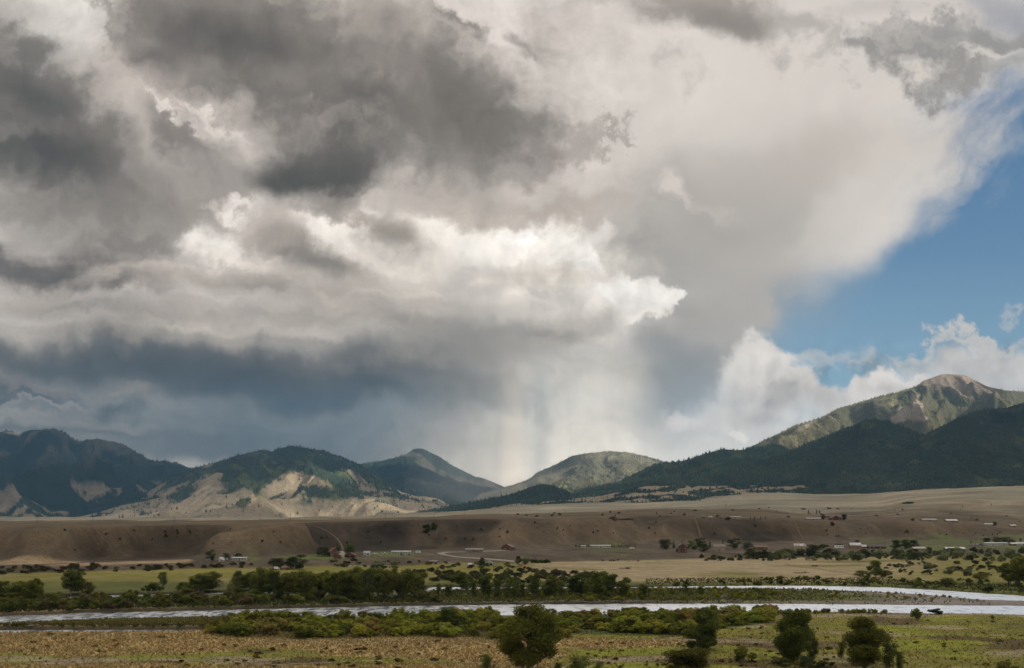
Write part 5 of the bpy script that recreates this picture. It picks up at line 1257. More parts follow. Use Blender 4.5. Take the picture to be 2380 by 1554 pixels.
house('shed', 'rust brown shed beside the white truck under the dark trees', 654, 671, 1325, 1319.5, (0.22, 0.10, 0.06), (0.25, 0.14, 0.09), 'low', 4, 1, 1, cat='shed')
house('trailer', 'short white trailer box left of the long derelict trailer', 1351, 1361, 1273.5, 1269, WHITE, GREYW, 'low', 3, 1, 0, cat='trailer')
house('trailer', 'long derelict pale trailer with many dark windows below the bench', 1372, 1419, 1274, 1267.5, (0.5, 0.46, 0.40), GREYW, 'low', 4, 8, 1, cat='trailer')
house('barn', 'tall red brown gambrel barn with gable end towards the river', 1575, 1597, 1285.3, 1264.8, (0.11, 0.055, 0.036), (0.11, 0.095, 0.085), 'gambrel', 12, 2, 1, cat='barn', rows=2)
house('farm_house', 'two storey tan house with grey roof between trees', 1659, 1685, 1281.8, 1265, TANW, (0.17, 0.15, 0.13), 'side', 9, 4, 1, rows=2, chimney=(0.3, 0.25, 0.2))
house('shed', 'long brown shed with white roof patches by the trees right of the tan house', 1754, 1784, 1279, 1267.5, (0.14, 0.085, 0.055), (0.16, 0.11, 0.08), 'side', 7, 2, 1, cat='shed')
house('farm_house', 'cream house behind the round dark tree', 1847, 1872, 1275.8, 1264.5, (0.46, 0.38, 0.29), (0.45, 0.42, 0.38), 'side', 8, 3, 1, rows=2)
house('farm_house', 'brown house with shining white roof on the bright lawn', 1977, 2002, 1276, 1262.3, (0.28, 0.18, 0.115), PALE, 'side', 8, 3, 1, rows=2)
house('shed', 'small white roofed annex right of the brown house', 2003, 2014, 1275.5, 1267, (0.20, 0.10, 0.07), PALE, 'side', 5, 1, 0, cat='shed')
house('barn', 'long dark red low barn on the right side terrace', 2018, 2059, 1276.3, 1267, (0.11, 0.048, 0.032), (0.09, 0.07, 0.06), 'side', 7, 4, 1, cat='barn')
house('metal_building', 'plain beige metal building among silver shrubs', 2124, 2152, 1284.8, 1272, (0.27, 0.225, 0.18), (0.38, 0.34, 0.29), 'side', 10, 0, 1, wallh=4.5, cat='building')
house('ranch_house', 'long house with pale roof and dark entry gable', 2199, 2244, 1281.8, 1272.3, (0.20, 0.17, 0.145), (0.52, 0.50, 0.47), 'side', 8, 5, 1)
house('mobile_home', 'long white shed row at the far right behind parked cars', 2290, 2318, 1269, 1261.2, WHITE, PALE, 'low', 6, 3, 1)
house('mobile_home', 'second white shed of the row at the far right', 2319, 2342, 1268, 1261.4, GREYW, PALE, 'low', 6, 3, 1)
house('shed', 'dark red shed with white roof at the right edge', 2350, 2363, 1268.5, 1261.8, DRED, PALE, 'side', 5, 1, 1, cat='shed')
house('shed', 'grey shed cut by the right edge of the view', 2364, 2384, 1268, 1260.8, GREYW, PALE, 'side', 6, 1, 1, cat='shed')
# on the bench
house('log_lodge', 'dark brown lodge with steep gable on the lip of the bench', 1414, 1434, 1209, 1200, (0.085, 0.045, 0.032), (0.10, 0.075, 0.065), 'front', 9, 2, 1, chimney=(0.35, 0.33, 0.30))
house('cabin', 'small brown cabin left of the white trailer on the bench', 1632, 1638, 1205, 1201.5, BRN, BRN, 'side', 4, 1, 1, cat='cabin')
house('trailer', 'white trailer on the bench near the pale track', 1648, 1655, 1204.5, 1200.5, WHITE, WHITE, 'low', 3, 1, 0, cat='trailer')
house('cabin', 'brown cabin right of the white trailer on the bench', 1669, 1677, 1205, 1201, BRN, (0.14, 0.09, 0.06), 'side', 4, 1, 1, cat='cabin')
house('ranch_house', 'long tan house with pale roof on the middle of the bench', 1698, 1722, 1206.5, 1201, TANW, (0.42, 0.39, 0.36), 'low', 8, 4, 1)
house('ranch_house', 'long pale roofed building left of the big brown house on the bench', 1874, 1907, 1210, 1204.5, (0.25, 0.20, 0.16), PALE, 'low', 8, 4, 1)
house('farm_house', 'big brown A shaped house among trees on the bench', 1931, 1955, 1209.5, 1199, (0.11, 0.05, 0.035), (0.12, 0.07, 0.05), 'front', 11, 2, 1, rows=2)
house('barn', 'brown barn behind the big brown house on the bench', 1918, 1933, 1205, 1197.2, (0.15, 0.08, 0.055), (0.16, 0.10, 0.07), 'side', 7, 1, 1, cat='barn')
house('ranch_house', 'low tan house with pale gable on the right of the bench', 2144, 2178, 1213, 1206, (0.30, 0.26, 0.21), (0.28, 0.25, 0.21), 'side', 9, 4, 1)
house('ranch_house', 'brown house with bright white roof on the right of the bench', 2200, 2226, 1215, 1207.5, (0.24, 0.14, 0.10), PALE, 'side', 9, 4, 1)
house('metal_building', 'white roofed building beside a dark tree on the right slope of the bench', 2290, 2308, 1221, 1217, (0.5, 0.5, 0.5), PALE, 'side', 8, 1, 1, cat='building')
house('shed', 'rust brown shed with white roof at the right end of the bench', 2349, 2362, 1225, 1220, (0.24, 0.12, 0.08), PALE, 'side', 6, 1, 1, cat='shed')
house('cabin', 'lone dark cabin on the plain behind the bench', 1924, 1932, 1183.5, 1179.5, (0.07, 0.05, 0.04), (0.07, 0.055, 0.05), 'side', 8, 1, 1, cat='cabin')
house('cabin', 'low dark shack on the plain left of the lone cabin', 1864, 1873, 1185, 1182, (0.07, 0.055, 0.045), (0.08, 0.06, 0.05), 'low', 8, 1, 1, cat='cabin')

# ---- trees by the houses
YT = 'yard trees of the valley houses'
for (c, row, top, w, kind, col, lab) in [
    (491, 1304, 1279, 22, 'c', (0.032, 0.045, 0.018), 'tall dark tree left of the white shed by the straw strip'),
    (528, 1302, 1286, 20, 'c', (0.032, 0.042, 0.016), 'round dark tree behind the grey mobile home'),
    (554, 1299, 1286, 18, 'c', (0.036, 0.046, 0.018), 'dark tree over the roof of the grey mobile home'),
    (738, 1291, 1273, 9, 'f', (0.030, 0.042, 0.018), 'slim conifer at the left of the red roofed house'),
    (752, 1294, 1271.5, 30, 'c', (0.032, 0.044, 0.017), 'dark leafy tree in front of the red roofed house'),
    (783, 1290, 1271, 16, 'c', (0.034, 0.046, 0.018), 'dark tree right behind the red roofed house'),
    (814, 1290, 1265.5, 26, 'c', (0.055, 0.085, 0.020), 'bright green tree beside the red roofed garage'),
    (647, 1323, 1298, 36, 'c', (0.036, 0.046, 0.018), 'dark tree behind the white truck'),
    (674, 1322, 1298, 26, 'c', (0.034, 0.044, 0.018), 'dark tree in the middle of the clump by the rust shed'),
    (694, 1324, 1290.5, 42, 'c', (0.034, 0.046, 0.018), 'tallest dark tree right of the rust brown shed'),
    (880, 1320, 1304.5, 34, 's', G_SILVER, 'silver leaved tree at the edge of the far meadow'),
    (1121, 1317, 1297, 17, 'c', (0.032, 0.044, 0.017), 'dark oval tree left of the pale barn'),
    (1223, 1312, 1295, 24, 's', G_SILVER, 'silver leaved tree left of the low hedge by the straw field'),
    (1205, 1311, 1293, 16, 'c', (0.036, 0.046, 0.018), 'dark tree left of the silver tree by the straw field'),
    (1547, 1277, 1254.5, 30, 'c', (0.034, 0.045, 0.017), 'broad dark tree left of the gambrel barn'),
    (1566, 1275, 1254, 14, 'f', (0.026, 0.036, 0.016), 'dark conifer close to the left of the gambrel barn'),
    (1585, 1274, 1255, 10, 'f', (0.026, 0.036, 0.016), 'conifer behind the roof of the gambrel barn'),
    (1609, 1278, 1256.5, 24, 's', (0.085, 0.10, 0.06), 'silvery tree right of the gambrel barn'),
    (1624, 1272, 1251.5, 28, 'c', (0.028, 0.038, 0.016), 'tall dark tree behind the silvery tree'),
    (1636, 1283, 1264, 26, 'c', (0.036, 0.048, 0.019), 'round dark tree left of the two storey tan house'),
    (1650, 1274, 1255, 12, 'f', (0.026, 0.036, 0.016), 'conifer left behind the two storey tan house'),
    (1680, 1272, 1254, 16, 'f', (0.028, 0.040, 0.017), 'conifer right behind the two storey tan house'),
    (1707, 1276, 1252, 28, 'c', (0.032, 0.046, 0.018), 'tall dark tree right of the two storey tan house'),
    (1737, 1276, 1261, 26, 'c', (0.040, 0.055, 0.022), 'bushy tree left of the long brown shed'),
    (1743, 1298, 1275.5, 36, 'c', (0.034, 0.046, 0.020), 'big round dark tree below the long brown shed'),
    (1772, 1294, 1278, 24, 's', (0.045, 0.050, 0.028), 'grey green tree below the right end of the long brown shed'),
    (1631, 1297, 1288, 11, 's', (0.03, 0.038, 0.02), 'single dark bush on the brown scarp below the tan house'),
    (1887, 1295, 1266.5, 42, 'c', (0.036, 0.045, 0.020), 'wide dark tree right of the cream house'),
    (1912, 1275, 1266, 26, 's', (0.05, 0.065, 0.025), 'low green bush right of the wide dark tree'),
    (1950, 1271, 1265, 20, 's', (0.034, 0.04, 0.02), 'dark bush behind the white camper'),
    (1991, 1266, 1255.5, 14, 'c', (0.03, 0.045, 0.018), 'tree top over the roof of the brown house'),
    (2082, 1276, 1256, 26, 'c', (0.034, 0.050, 0.018), 'leftmost dark tree of the clump right of the long red barn'),
    (2102, 1276, 1255, 28, 'c', (0.036, 0.052, 0.019), 'middle dark tree of the clump right of the long red barn'),
    (2122, 1274, 1256, 26, 'c', (0.034, 0.048, 0.018), 'rightmost dark tree of the clump right of the long red barn'),
    (2159, 1290, 1272.5, 15, 'c', (0.04, 0.052, 0.022), 'upright dark tree at the right of the beige metal building'),
    (2257, 1266, 1255.5, 7, 'f', (0.026, 0.036, 0.016), 'small conifer left of the parked white cars'),
    (2292, 1263, 1250.5, 18, 'c', (0.03, 0.045, 0.017), 'dark tree behind the long white shed row'),
    (2316, 1262, 1249, 22, 'c', (0.03, 0.045, 0.017), 'broad dark tree in the middle behind the white shed row'),
    (2336, 1262, 1249, 22, 'c', (0.032, 0.047, 0.017), 'tree behind the right end of the white shed row'),
    (2352, 1263, 1254, 18, 'c', (0.05, 0.075, 0.02), 'brighter green tree behind the dark red shed'),
    (2372, 1261, 1249.5, 12, 'f', (0.026, 0.036, 0.016), 'conifer above the grey shed at the right edge'),
    (1691, 1209, 1202, 12, 's', (0.04, 0.055, 0.02), 'green bush left of the tan house on the bench'),
    (1744, 1206.5, 1197.5, 5, 'f', (0.024, 0.034, 0.015), 'leftmost conifer of the four on the bench'),
    (1754, 1206.5, 1198.5, 5, 'f', (0.024, 0.034, 0.015), 'second conifer of the four on the bench'),
    (1768, 1206.5, 1199.5, 5, 'f', (0.024, 0.034, 0.015), 'third and smallest conifer of the four on the bench'),
    (1780, 1206.5, 1198, 5, 'f', (0.024, 0.034, 0.015), 'rightmost conifer of the four on the bench'),
    (1913, 1208.5, 1194.5, 11, 'c', (0.032, 0.044, 0.018), 'dark tree left of the big brown house on the bench'),
    (1961, 1209.5, 1196, 14, 'c', (0.028, 0.036, 0.018), 'dark tree right of the big brown house on the bench'),
    (1934, 1222, 1213, 9, 's', (0.03, 0.036, 0.02), 'dark bush on the slope below the big brown house'),
    (2121, 1211, 1205.5, 8, 's', (0.035, 0.042, 0.02), 'dark bush left of the low tan house on the bench'),
    (2312, 1223, 1213.5, 10, 'c', (0.028, 0.038, 0.018), 'dark tree right of the white roofed building on the slope'),
    (2110, 1171.5, 1167, 26, 's', (0.04, 0.052, 0.024), 'long dark thicket alone on the far plain'),
    (1879, 1196, 1185.5, 3, 'p', (0.04, 0.045, 0.025), 'leftmost thin poplar on the plain behind the bench'),
    (1898, 1196, 1186, 3, 'p', (0.04, 0.045, 0.025), 'middle thin poplar on the plain behind the bench'),
    (1905, 1196, 1187, 3.5, 'p', (0.04, 0.045, 0.025), 'rightmost thin poplar on the plain behind the bench')]:
    src = {'c': ROUNDT, 's': SHRUB, 'f': CONIF, 'p': COLUMN}[kind]
    plant({'c': 'leafy_tree', 's': 'yard_bush', 'f': 'conifer_tree', 'p': 'poplar_tree'}[kind], pick(src), c, row, top, w, col, lab, 'bush' if kind == 's' else 'tree', YT,
          ('foliage', 'stems') if kind == 's' else ('crown', 'trunk'))
for i in range(34):
    c = 1337 + i * 4.2 + random.uniform(-1.2, 1.2)
    plant('windbreak_conifer', pick(CONIF), c, 1271.5, 1262.5 + random.uniform(-1, 3.5), random.uniform(4, 6.5), (0.026, 0.036, 0.017), 'small dark conifer in the windbreak row below the bench', 'tree', 'windbreak row')
for i in range(7):
    plant('hedge_bush', pick(SHRUB), 1238 + i * 6, 1309.5, 1301 + random.uniform(-1, 2), 11, (0.055, 0.068, 0.022), 'green bush in the low hedge at the left of the straw field', 'bush', 'low hedge')
for i in range(9):
    plant('hedge_bush', pick(SHRUB), 1437 + i * 4, 1208.5, 1205.5 + random.uniform(-0.5, 1), 6, (0.042, 0.046, 0.024), 'low bush in the garden row right of the bench lodge', 'bush', 'bench garden row')

# ---- utility poles along the bench
pole_m = paint('weathered_wood', (0.11, 0.085, 0.065))
pv_, pf_ = tube((0, 0, -0.8), (0, 0, 10.5), 0.22, 0.15, 8)
pole_me = poly_mesh('pole', pv_, pf_); arm_me = poly_mesh('crossarm', *box(-1.4, 1.4, -0.12, 0.12, 9.4, 9.75)); ins_me = poly_mesh('insulator', *box(-0.08, 0.08, -0.08, 0.08, 9.75, 10.05))
for me in (pole_me, arm_me): me.materials.append(pole_m)
ins_me.materials.append(paint('insulator_glass', (0.3, 0.33, 0.3), 0.2))
PLAB = {86: 'leftmost pole on the skyline of the bench', 216: 'short looking pole in front of the dark wood strip', 406: 'pole below the grassy mountain, tallest on the left', 604: 'pole at the left of the bleached gully', 675: 'pole beside a tiny bush on the bench skyline',
        897: 'pole right of the dead skyline tree', 1009: 'pole where the pale plain meets the dark bench', 1081: 'pole on the brown knoll of the bench', 1314: 'pole left of the bench lodge', 1427: 'pole above the bench lodge', 1550: 'pole on the smooth crest below the pine clearings', 1687: 'pole on the far crest above the tan bench house'}
for c, lab in PLAB.items():
    y = 1900.0 if c < 1190 else 2350.0
    if c < 700: y = 1550.0
    x = (c - 1190) / FOC * y; z = float(ground_z(np.array([x]), np.array([y]))[0])
    o = root('utility_pole', 'wooden utility ' + lab, 'pole', (x, y, z), R(random.uniform(-20, 20)), 'utility poles along the bench')
    for nm, me in (('pole', pole_me), ('crossarm', arm_me)): q = link(nm, me, None, o)
    for k in (-1.2, 0.0, 1.2):
        i_ = link('insulator', ins_me, None, o); i_.location = (k, 0, 0)

# ---- vehicles
tyre_m = paint('tyre_rubber', (0.02, 0.02, 0.02)); wheel_v = []
def wheel_mesh(r_, w_):
    V, F = tube((0, -w_, 0), (0, w_, 0), r_, r_, 14); F = [tuple(f) for f in F] + [tuple(range(13, -1, -1)), tuple(range(14, 28))]
    me = poly_mesh('wheel', V, F); me.materials.append(tyre_m); return me
WM = wheel_mesh(0.36, 0.12)
def vehicle(kind, c, row, rgb, label, rz=0.0, s=1.0, group=None):
    x, y, z = place(c, row)
    o = root({'pickup': 'pickup_truck', 'car': 'parked_car', 'camper': 'camper_trailer', 'truck': 'box_truck', 'tractor': 'farm_tractor', 'boat': 'boat_trailer'}[kind], label,
             {'pickup': 'pickup', 'car': 'car', 'camper': 'camper', 'truck': 'truck', 'tractor': 'tractor', 'boat': 'trailer'}[kind], (x, y, z), rz, group)
    o.scale = (s, s, s); pm_ = paint('vehicle_paint', rgb, 0.3, 0.1)
    def ext(prof_, hw_): # side outline (x,z) extruded across
        n = len(prof_); V = [(a, -hw_, b) for a, b in prof_] + [(a, hw_, b) for a, b in prof_]
        F = [tuple(range(n)), tuple(range(2 * n - 1, n - 1, -1))] + [(i, i + n, (i + 1) % n + n, (i + 1) % n) for i in range(n)]
        return V, F
    if kind == 'car':
        part('body', ext([(-2.2, .35), (2.2, .35), (2.25, .8), (1.2, .95), (.7, 1.45), (-1.2, 1.45), (-1.9, .98), (-2.25, .9)], .88), pm_, o)
        part('window', ext([(1.02, .98), (.62, 1.38), (-1.1, 1.38), (-1.6, .98)], .90), GLASS, o); wp = [(-1.4, .36), (1.4, .36)]
    elif kind == 'pickup':
        part('body', ext([(-2.7, .5), (2.7, .5), (2.7, 1.0), (1.5, 1.1), (1.0, 1.75), (-.5, 1.75), (-.6, 1.1), (-2.7, 1.1)], .95), pm_, o)
        part('window', ext([(1.3, 1.12), (.92, 1.66), (-.4, 1.66), (-.45, 1.12)], .97), GLASS, o); wp = [(-1.7, .4), (1.7, .4)]
    elif kind == 'camper':
        part('body', ext([(-3.2, .55), (3.0, .55), (3.3, 1.3), (2.9, 2.7), (-2.9, 2.8), (-3.3, 2.2)], 1.15), pm_, o)
        for u in (-1.8, 0.2, 1.9): part('window', box(u - .5, u + .5, -1.18, -1.14, 1.5, 2.1), GLASS, o)
        part('drawbar', box(3.0, 4.2, -.06, .06, .45, .57), tyre_m, o); wp = [(-.4, .38), (.5, .38)]
    elif kind == 'truck':
        part('cargo_box', box(-3.2, 1.2, -1.15, 1.15, .8, 3.2), pm_, o); part('cab', ext([(1.25, .6), (3.2, .6), (3.2, 1.5), (2.8, 2.4), (1.25, 2.4)], 1.0), pm_, o)
        part('window', ext([(2.0, 1.55), (2.95, 1.55), (2.72, 2.25), (2.0, 2.25)], 1.02), GLASS, o); wp = [(-2.2, .42), (2.4, .42)]
    elif kind == 'tractor':
        part('hood', box(.2, 2.0, -.4, .4, .8, 1.4), pm_, o); part('cab', ext([(-1.1, .9), (.2, .9), (.1, 2.4), (-.9, 2.4)], .6), pm_, o); wp = [(-.8, .75), (1.6, .45)]
    else:
        part('hull', ext([(-2.6, .7), (2.2, .7), (3.0, 1.3), (-2.6, 1.25)], .9), pm_, o); part('drawbar', box(2.0, 3.6, -.06, .06, .4, .5), tyre_m, o); wp = [(-.8, .36)]
    for wx_, rr in wp:
        for sy_ in (-1, 1):
            w_ = link('wheel', WM, None, o); k = rr / 0.36; w_.scale = (k, 1, k); w_.location = (wx_, sy_ * .85, rr)
WHT = (0.70, 0.70, 0.69)
vehicle('truck', 643, 1325, WHT, 'white box truck left of the rust brown shed', R(15), 0.8)
vehicle('tractor', 636, 1325, (0.35, 0.05, 0.03), 'red machine at the left of the white box truck', R(40), 0.8)
vehicle('pickup', 872, 1289, WHT, 'white pickup near the pale two storey house', R(10))
vehicle('pickup', 891, 1288.5, (0.55, 0.56, 0.57), 'silver pickup left of the long white mobile home', R(-15))
vehicle('boat', 883, 1293.5, (0.35, 0.37, 0.37), 'grey boat on a trailer on the lawn', R(5))
vehicle('camper', 972, 1286, WHT, 'white camper right of the long white mobile home', R(4), 0.75)
vehicle('boat', 1007, 1308, (0.45, 0.42, 0.38), 'pale flatbed trailer on the brown slope', R(5), 1.4)
vehicle('car', 1047, 1311.5, (0.5, 0.52, 0.55), 'silver car at the edge of the far green meadow', R(12))
vehicle('camper', 1469, 1276.8, WHT, 'small white camper right of the windbreak row', R(0), 0.75)
vehicle('tractor', 1221, 1322, (0.40, 0.07, 0.03), 'red tractor beside the corral', R(20))
vehicle('tractor', 1229, 1322.5, (0.30, 0.06, 0.04), 'darker red implement right of the red tractor', R(-30), 0.8)
vehicle('camper', 1950, 1276.2, WHT, 'long white camper left of the brown house', R(3), 1.45)
PC = 'cars parked by the white shed row'
for c, row, rgb, lab in [(2262, 1267.3, WHT, 'leftmost white car parked by the shed row'), (2268, 1268, (0.5, 0.5, 0.5), 'grey car parked second from the left'), (2274, 1266.8, WHT, 'white car parked in the middle of the group'), (2280, 1267.5, (0.12, 0.13, 0.15), 'dark car parked nearest to the white sheds')]:
    vehicle('car', c, row, rgb, lab, R(random.uniform(-40, 40)), 1.1, PC)
vehicle('car', 1885, 1278.5, WHT, 'white car in the yard of the cream house', R(10))

# ---- cattle and horses
def animal_mesh(name, neck_up, bulk, leg):
    bm = bmesh.new()
    pts = [((-.95, 0, 1.05), .20), ((-.6, 0, 1.08), .33 * bulk), ((0, 0, 1.0), .38 * bulk), ((.55, 0, 1.05), .34 * bulk), ((.95, 0, 1.15 + neck_up * .3), .19), ((1.25, 0, 1.1 + neck_up), .14), ((1.6, 0, .98 + neck_up * .85), .09)]
    vs = [bm.verts.new(p) for p, r_ in pts]; rad = [r_ for p, r_ in pts]
    for a, b in zip(vs, vs[1:]): bm.edges.new((a, b))
    for src_, x_ in ((1, -.66), (3, .56)):
        for s_ in (-1, 1):
            k = bm.verts.new((x_, s_ * .2, .72)); h = bm.verts.new((x_ + (-.08 if src_ == 1 else .02), s_ * .21, .42)); f = bm.verts.new((x_ + .02, s_ * .21, 0.03))
            bm.edges.new((vs[src_], k)); bm.edges.new((k, h)); bm.edges.new((h, f)); rad += [.15, .075 * leg, .06 * leg]
    t1 = bm.verts.new((-1.12, 0, .85)); t2 = bm.verts.new((-1.14, 0, .45)); bm.edges.new((vs[0], t1)); bm.edges.new((t1, t2)); rad += [.045, .04]
    for s_ in (-1, 1):
        e = bm.verts.new((1.2, s_ * .2, 1.2 + neck_up)); bm.edges.new((vs[5], e)); rad += [.05]
    me = bpy.data.meshes.new(name); bm.to_mesh(me); bm.free()
    ob = bpy.data.objects.new(name, me); COL.objects.link(ob)
    m = ob.modifiers.new('skin', 'SKIN'); sk = me.skin_vertices[0].data if me.skin_vertices else None
    if sk is None:
        bpy.context.view_layer.objects.active = ob; ob.select_set(True); sk = me.skin_vertices[0].data
    for v, r_ in zip(sk, rad): v.radius = (r_, r_)
    sk[2].use_root = True
    ob.modifiers.new('sub', 'SUBSURF').levels = 1
    dg = bpy.context.evaluated_depsgraph_get(); out = bpy.data.meshes.new_from_object(ob.evaluated_get(dg))
    bpy.data.objects.remove(ob); out.name = name
    return out
try:
    COW = animal_mesh('cow', 0.10, 1.0, 1.0); HORSE = animal_mesh('horse', 0.45, 0.85, 0.9)
    for kind, c, row, rgb, lab in [('cow', 1401, 1305.6, (.012, .011, .010), 'black cow grazing apart left of the herd on the green strip'), ('cow', 1418, 1305.8, (.012, .011, .010), 'leftmost black cow of the small herd'), ('cow', 1423.5, 1305.2, (.012, .011, .010), 'second black cow of the small herd'),
                               ('cow', 1428, 1305.8, (.012, .011, .010), 'third black cow of the small herd'), ('cow', 1436, 1304.6, (.012, .011, .010), 'rightmost black cow of the small herd'), ('cow', 1483, 1307, (.16, .06, .025), 'red brown cow right of the black herd'),
                               ('cow', 1889.5, 1319, (.012, .011, .010), 'larger of the two black cows by the far straw field'), ('cow', 1897, 1319.3, (.012, .011, .010), 'smaller of the two black cows by the far straw field'),
                               ('horse', 934, 1292.6, (.03, .02, .015), 'dark horse below the left end of the long white mobile home'), ('horse', 950, 1292.6, (.03, .02, .015), 'dark horse below the right end of the long white mobile home'),
                               ('horse', 813, 1320, (.6, .58, .54), 'white horse grazing in the far green meadow'), ('horse', 826, 1319.5, (.5, .38, .27), 'pale tan horse grazing beside the white horse')]:
        me = COW if kind == 'cow' else HORSE
        me2 = me.copy(); me2.materials.clear(); me2.materials.append(paint('animal_coat', rgb, 0.8, 0.15))
        x, y, z = place(c, row)
        o = link(kind, me2, None, None, lab, kind, 'animals grazing in the valley', loc=(x, y, z)); o.rotation_euler = (0, 0, random.uniform(-0.6, 0.6) + (math.pi if random.random() < .5 else 0))
        o.scale = (1.15, 1.15, 1.15)
except Exception as ex:
    print('animals failed', ex)

# ---- driftwood, brush piles, fence, corral, wire, tracks
def logs(name, c, row, n, L, seed, label, cat, r_=0.25, up=0.25):
    rr = np.random.default_rng(seed); x, y, z = place(c, row); P_ = []
    for k in range(n):
        a = rr.uniform(-0.9, 0.9); l = L * rr.uniform(.4, 1); o_ = rr.normal(size=2) * L * .14
        p0 = np.array([o_[0], o_[1], rr.uniform(0, up * 2)]); d_ = np.array([math.cos(a) * l, math.sin(a) * l, rr.uniform(-.1, up) * l])
        mid = p0 + d_ * 0.5 + rr.normal(size=3) * 0.06 * l
        P_ += [tube(p0 - d_ * .5, mid, r_ * rr.uniform(.5, 1), r_ * .5, 6), tube(mid, p0 + d_ * .5, r_ * .5, r_ * .15, 6)]
    V, F = merge(P_); V[:, 2] = np.maximum(V[:, 2], -0.1)
    link(name, np_mesh(name, V, F, smooth=True), dm, None, label, cat, loc=(x, y, z))
logs('driftwood_log', 1232, 1402, 2, 13, 1, 'long driftwood log lying on the gravel edge of the island', 'driftwood', 0.4, 0.1)
logs('driftwood_pile', 1353, 1401, 5, 4, 2, 'dark stump with roots at the water edge of the island', 'driftwood', 0.3)
logs('driftwood_pile', 1709, 1399, 6, 7, 3, 'bleached driftwood heap beside the bare grey bush', 'driftwood', 0.25)
logs('driftwood_pile', 74, 1456, 9, 5, 4, 'dark driftwood tangle at the tip of the reedy spit', 'driftwood', 0.25)
logs('driftwood_pile', 2103, 1394, 10, 6, 5, 'grey driftwood scattered on the gravel bar', 'driftwood', 0.16)
logs('driftwood_pile', 1992, 1362, 6, 6, 6, 'fallen branches on the cut bank of the upper channel', 'driftwood', 0.2, 0.5)
logs('brush_pile', 1454, 1322.5, 60, 9, 7, 'heap of brown brush on the straw field', 'brush pile', 0.22, 0.25)
logs('brush_pile', 1862, 1333, 60, 9, 8, 'flat heap of dark brush on the right part of the straw field', 'brush pile', 0.22, 0.15)
def fence(name, label, pts, step, h, mat, rail=0.03, rails=3, pr=0.07):
    P3 = [Vector(place(c, r_)) for c, r_ in pts]
    o = root(name, label, 'fence', P3[0]); Q = []
    for a, b in zip(P3, P3[1:]):
        n = max(1, int((b - a).length / step))
        Q += [a.lerp(b, k / n) for k in range(n)]
    Q.append(P3[-1])
    Q = [Vector((q.x, q.y, float(ground_z(np.array([q.x]), np.array([q.y]))[0]))) - P3[0] for q in Q][:95]
    pm_ = poly_mesh('post', *tube((0, 0, -.3), (0, 0, h), pr, pr, 6)); pm_.materials.append(mat)
    for q in Q: link('post', pm_, None, o, loc=q)
    for k in range(rails):
        hh = h * (0.35 + 0.6 * k / max(1, rails - 1)); part('rail', merge([tube(a + Vector((0, 0, hh)), b + Vector((0, 0, hh)), rail, rail, 4) for a, b in zip(Q, Q[1:])]), mat, o)
fence('pasture_fence', 'thin post and wire fence crossing the straw field on the right', [(1826, 1314.5), (1880, 1322), (1992, 1339)], 4.0, 1.3, pole_m)
fence('corral_fence', 'wooden rail corral right of the pale barn', [(1147, 1314), (1178, 1313.5), (1200, 1312), (1216, 1318), (1190, 1321), (1148, 1320), (1147, 1314)], 3.0, 1.6, pole_m, 0.09)
fence('corral_fence', 'grey rail corral on the plain at the right', [(2256, 1209), (2274, 1209), (2274, 1206), (2258, 1206), (2256, 1209)], 5.0, 2.2, pole_m, 0.10)
fence('pasture_fence', 'post fence in the left part of the straw field', [(1262, 1321), (1292, 1331), (1340, 1329), (1400, 1326)], 4.0, 1.3, pole_m)
def wire(label, pts, r_=0.05, h=1.0):
    P3 = [Vector(place(c, q)) + Vector((0, 0, h)) for c, q in pts]
    link('fence_wire', np_mesh('fence_wire', *merge([tube(a, b, r_, r_, 5) for a, b in zip(P3, P3[1:])])), paint('pale_wire', (0.55, 0.52, 0.46)), None, label, 'wire')
wire('pale wire strung low over the tan meadow, left of the tussock gap', [(632, 1553.5), (720, 1550), (800, 1546.5), (890, 1543)])
wire('pale wire strung low over the tan meadow towards the spreading cottonwood', [(987, 1544.5), (1060, 1547), (1130, 1550), (1186, 1553)])
track_m = paint('dirt_track', (0.12, 0.09, 0.06), 0.95, 0.5); gravel_m = paint('gravel_road', (0.27, 0.235, 0.20), 0.95, 0.4)
def track(name, pts, w, mat, lift=0.10):
    C_ = []
    for (a, b), (c, d) in zip(pts, pts[1:]):
        for t in np.linspace(0, 1, 14)[:-1]: C_.append((a + (c - a) * t, b + (d - b) * t))
    C_.append(pts[-1]); P3 = np.array([place(a, b)[:2] for a, b in C_])
    k = np.ones(5) / 5; Pp = np.pad(P3, ((2, 2), (0, 0)), mode='edge'); P3 = np.stack([np.convolve(Pp[:, i], k, 'valid') for i in (0, 1)], 1)
    T = np.gradient(P3, axis=0); T /= np.linalg.norm(T, axis=1)[:, None] + 1e-6; Nn = np.stack([-T[:, 1], T[:, 0]], 1)
    rowsV = []
    for s_ in (-1, -.5, 0, .5, 1):
        q = P3 + Nn * s_ * w / 2; rowsV.append(np.stack([q[:, 0], q[:, 1], ground_z(q[:, 0], q[:, 1]) + lift], 1))
    V = np.stack(rowsV, 0).reshape(-1, 3)
    link(name, grid_mesh(name, V, 5, len(P3)), mat, kind='structure')
track('dirt_road', [(1186, 1279.5), (1130, 1282), (1075, 1283.5), (1040, 1284), (1022, 1287), (1036, 1291), (1060, 1295), (1100, 1298), (1150, 1301.5), (1200, 1306)], 7.0, gravel_m, 0.15)
track('dirt_track', [(715, 1219.5), (745, 1228), (768, 1240), (783, 1252), (793, 1266), (798, 1280)], 2.0, track_m, 0.3)
track('dirt_track', [(1615, 1206), (1621, 1222), (1630, 1250)], 2.2, track_m, 0.3)
track('dirt_track', [(1847, 1214), (1856, 1235), (1868, 1256)], 2.2, track_m, 0.3)
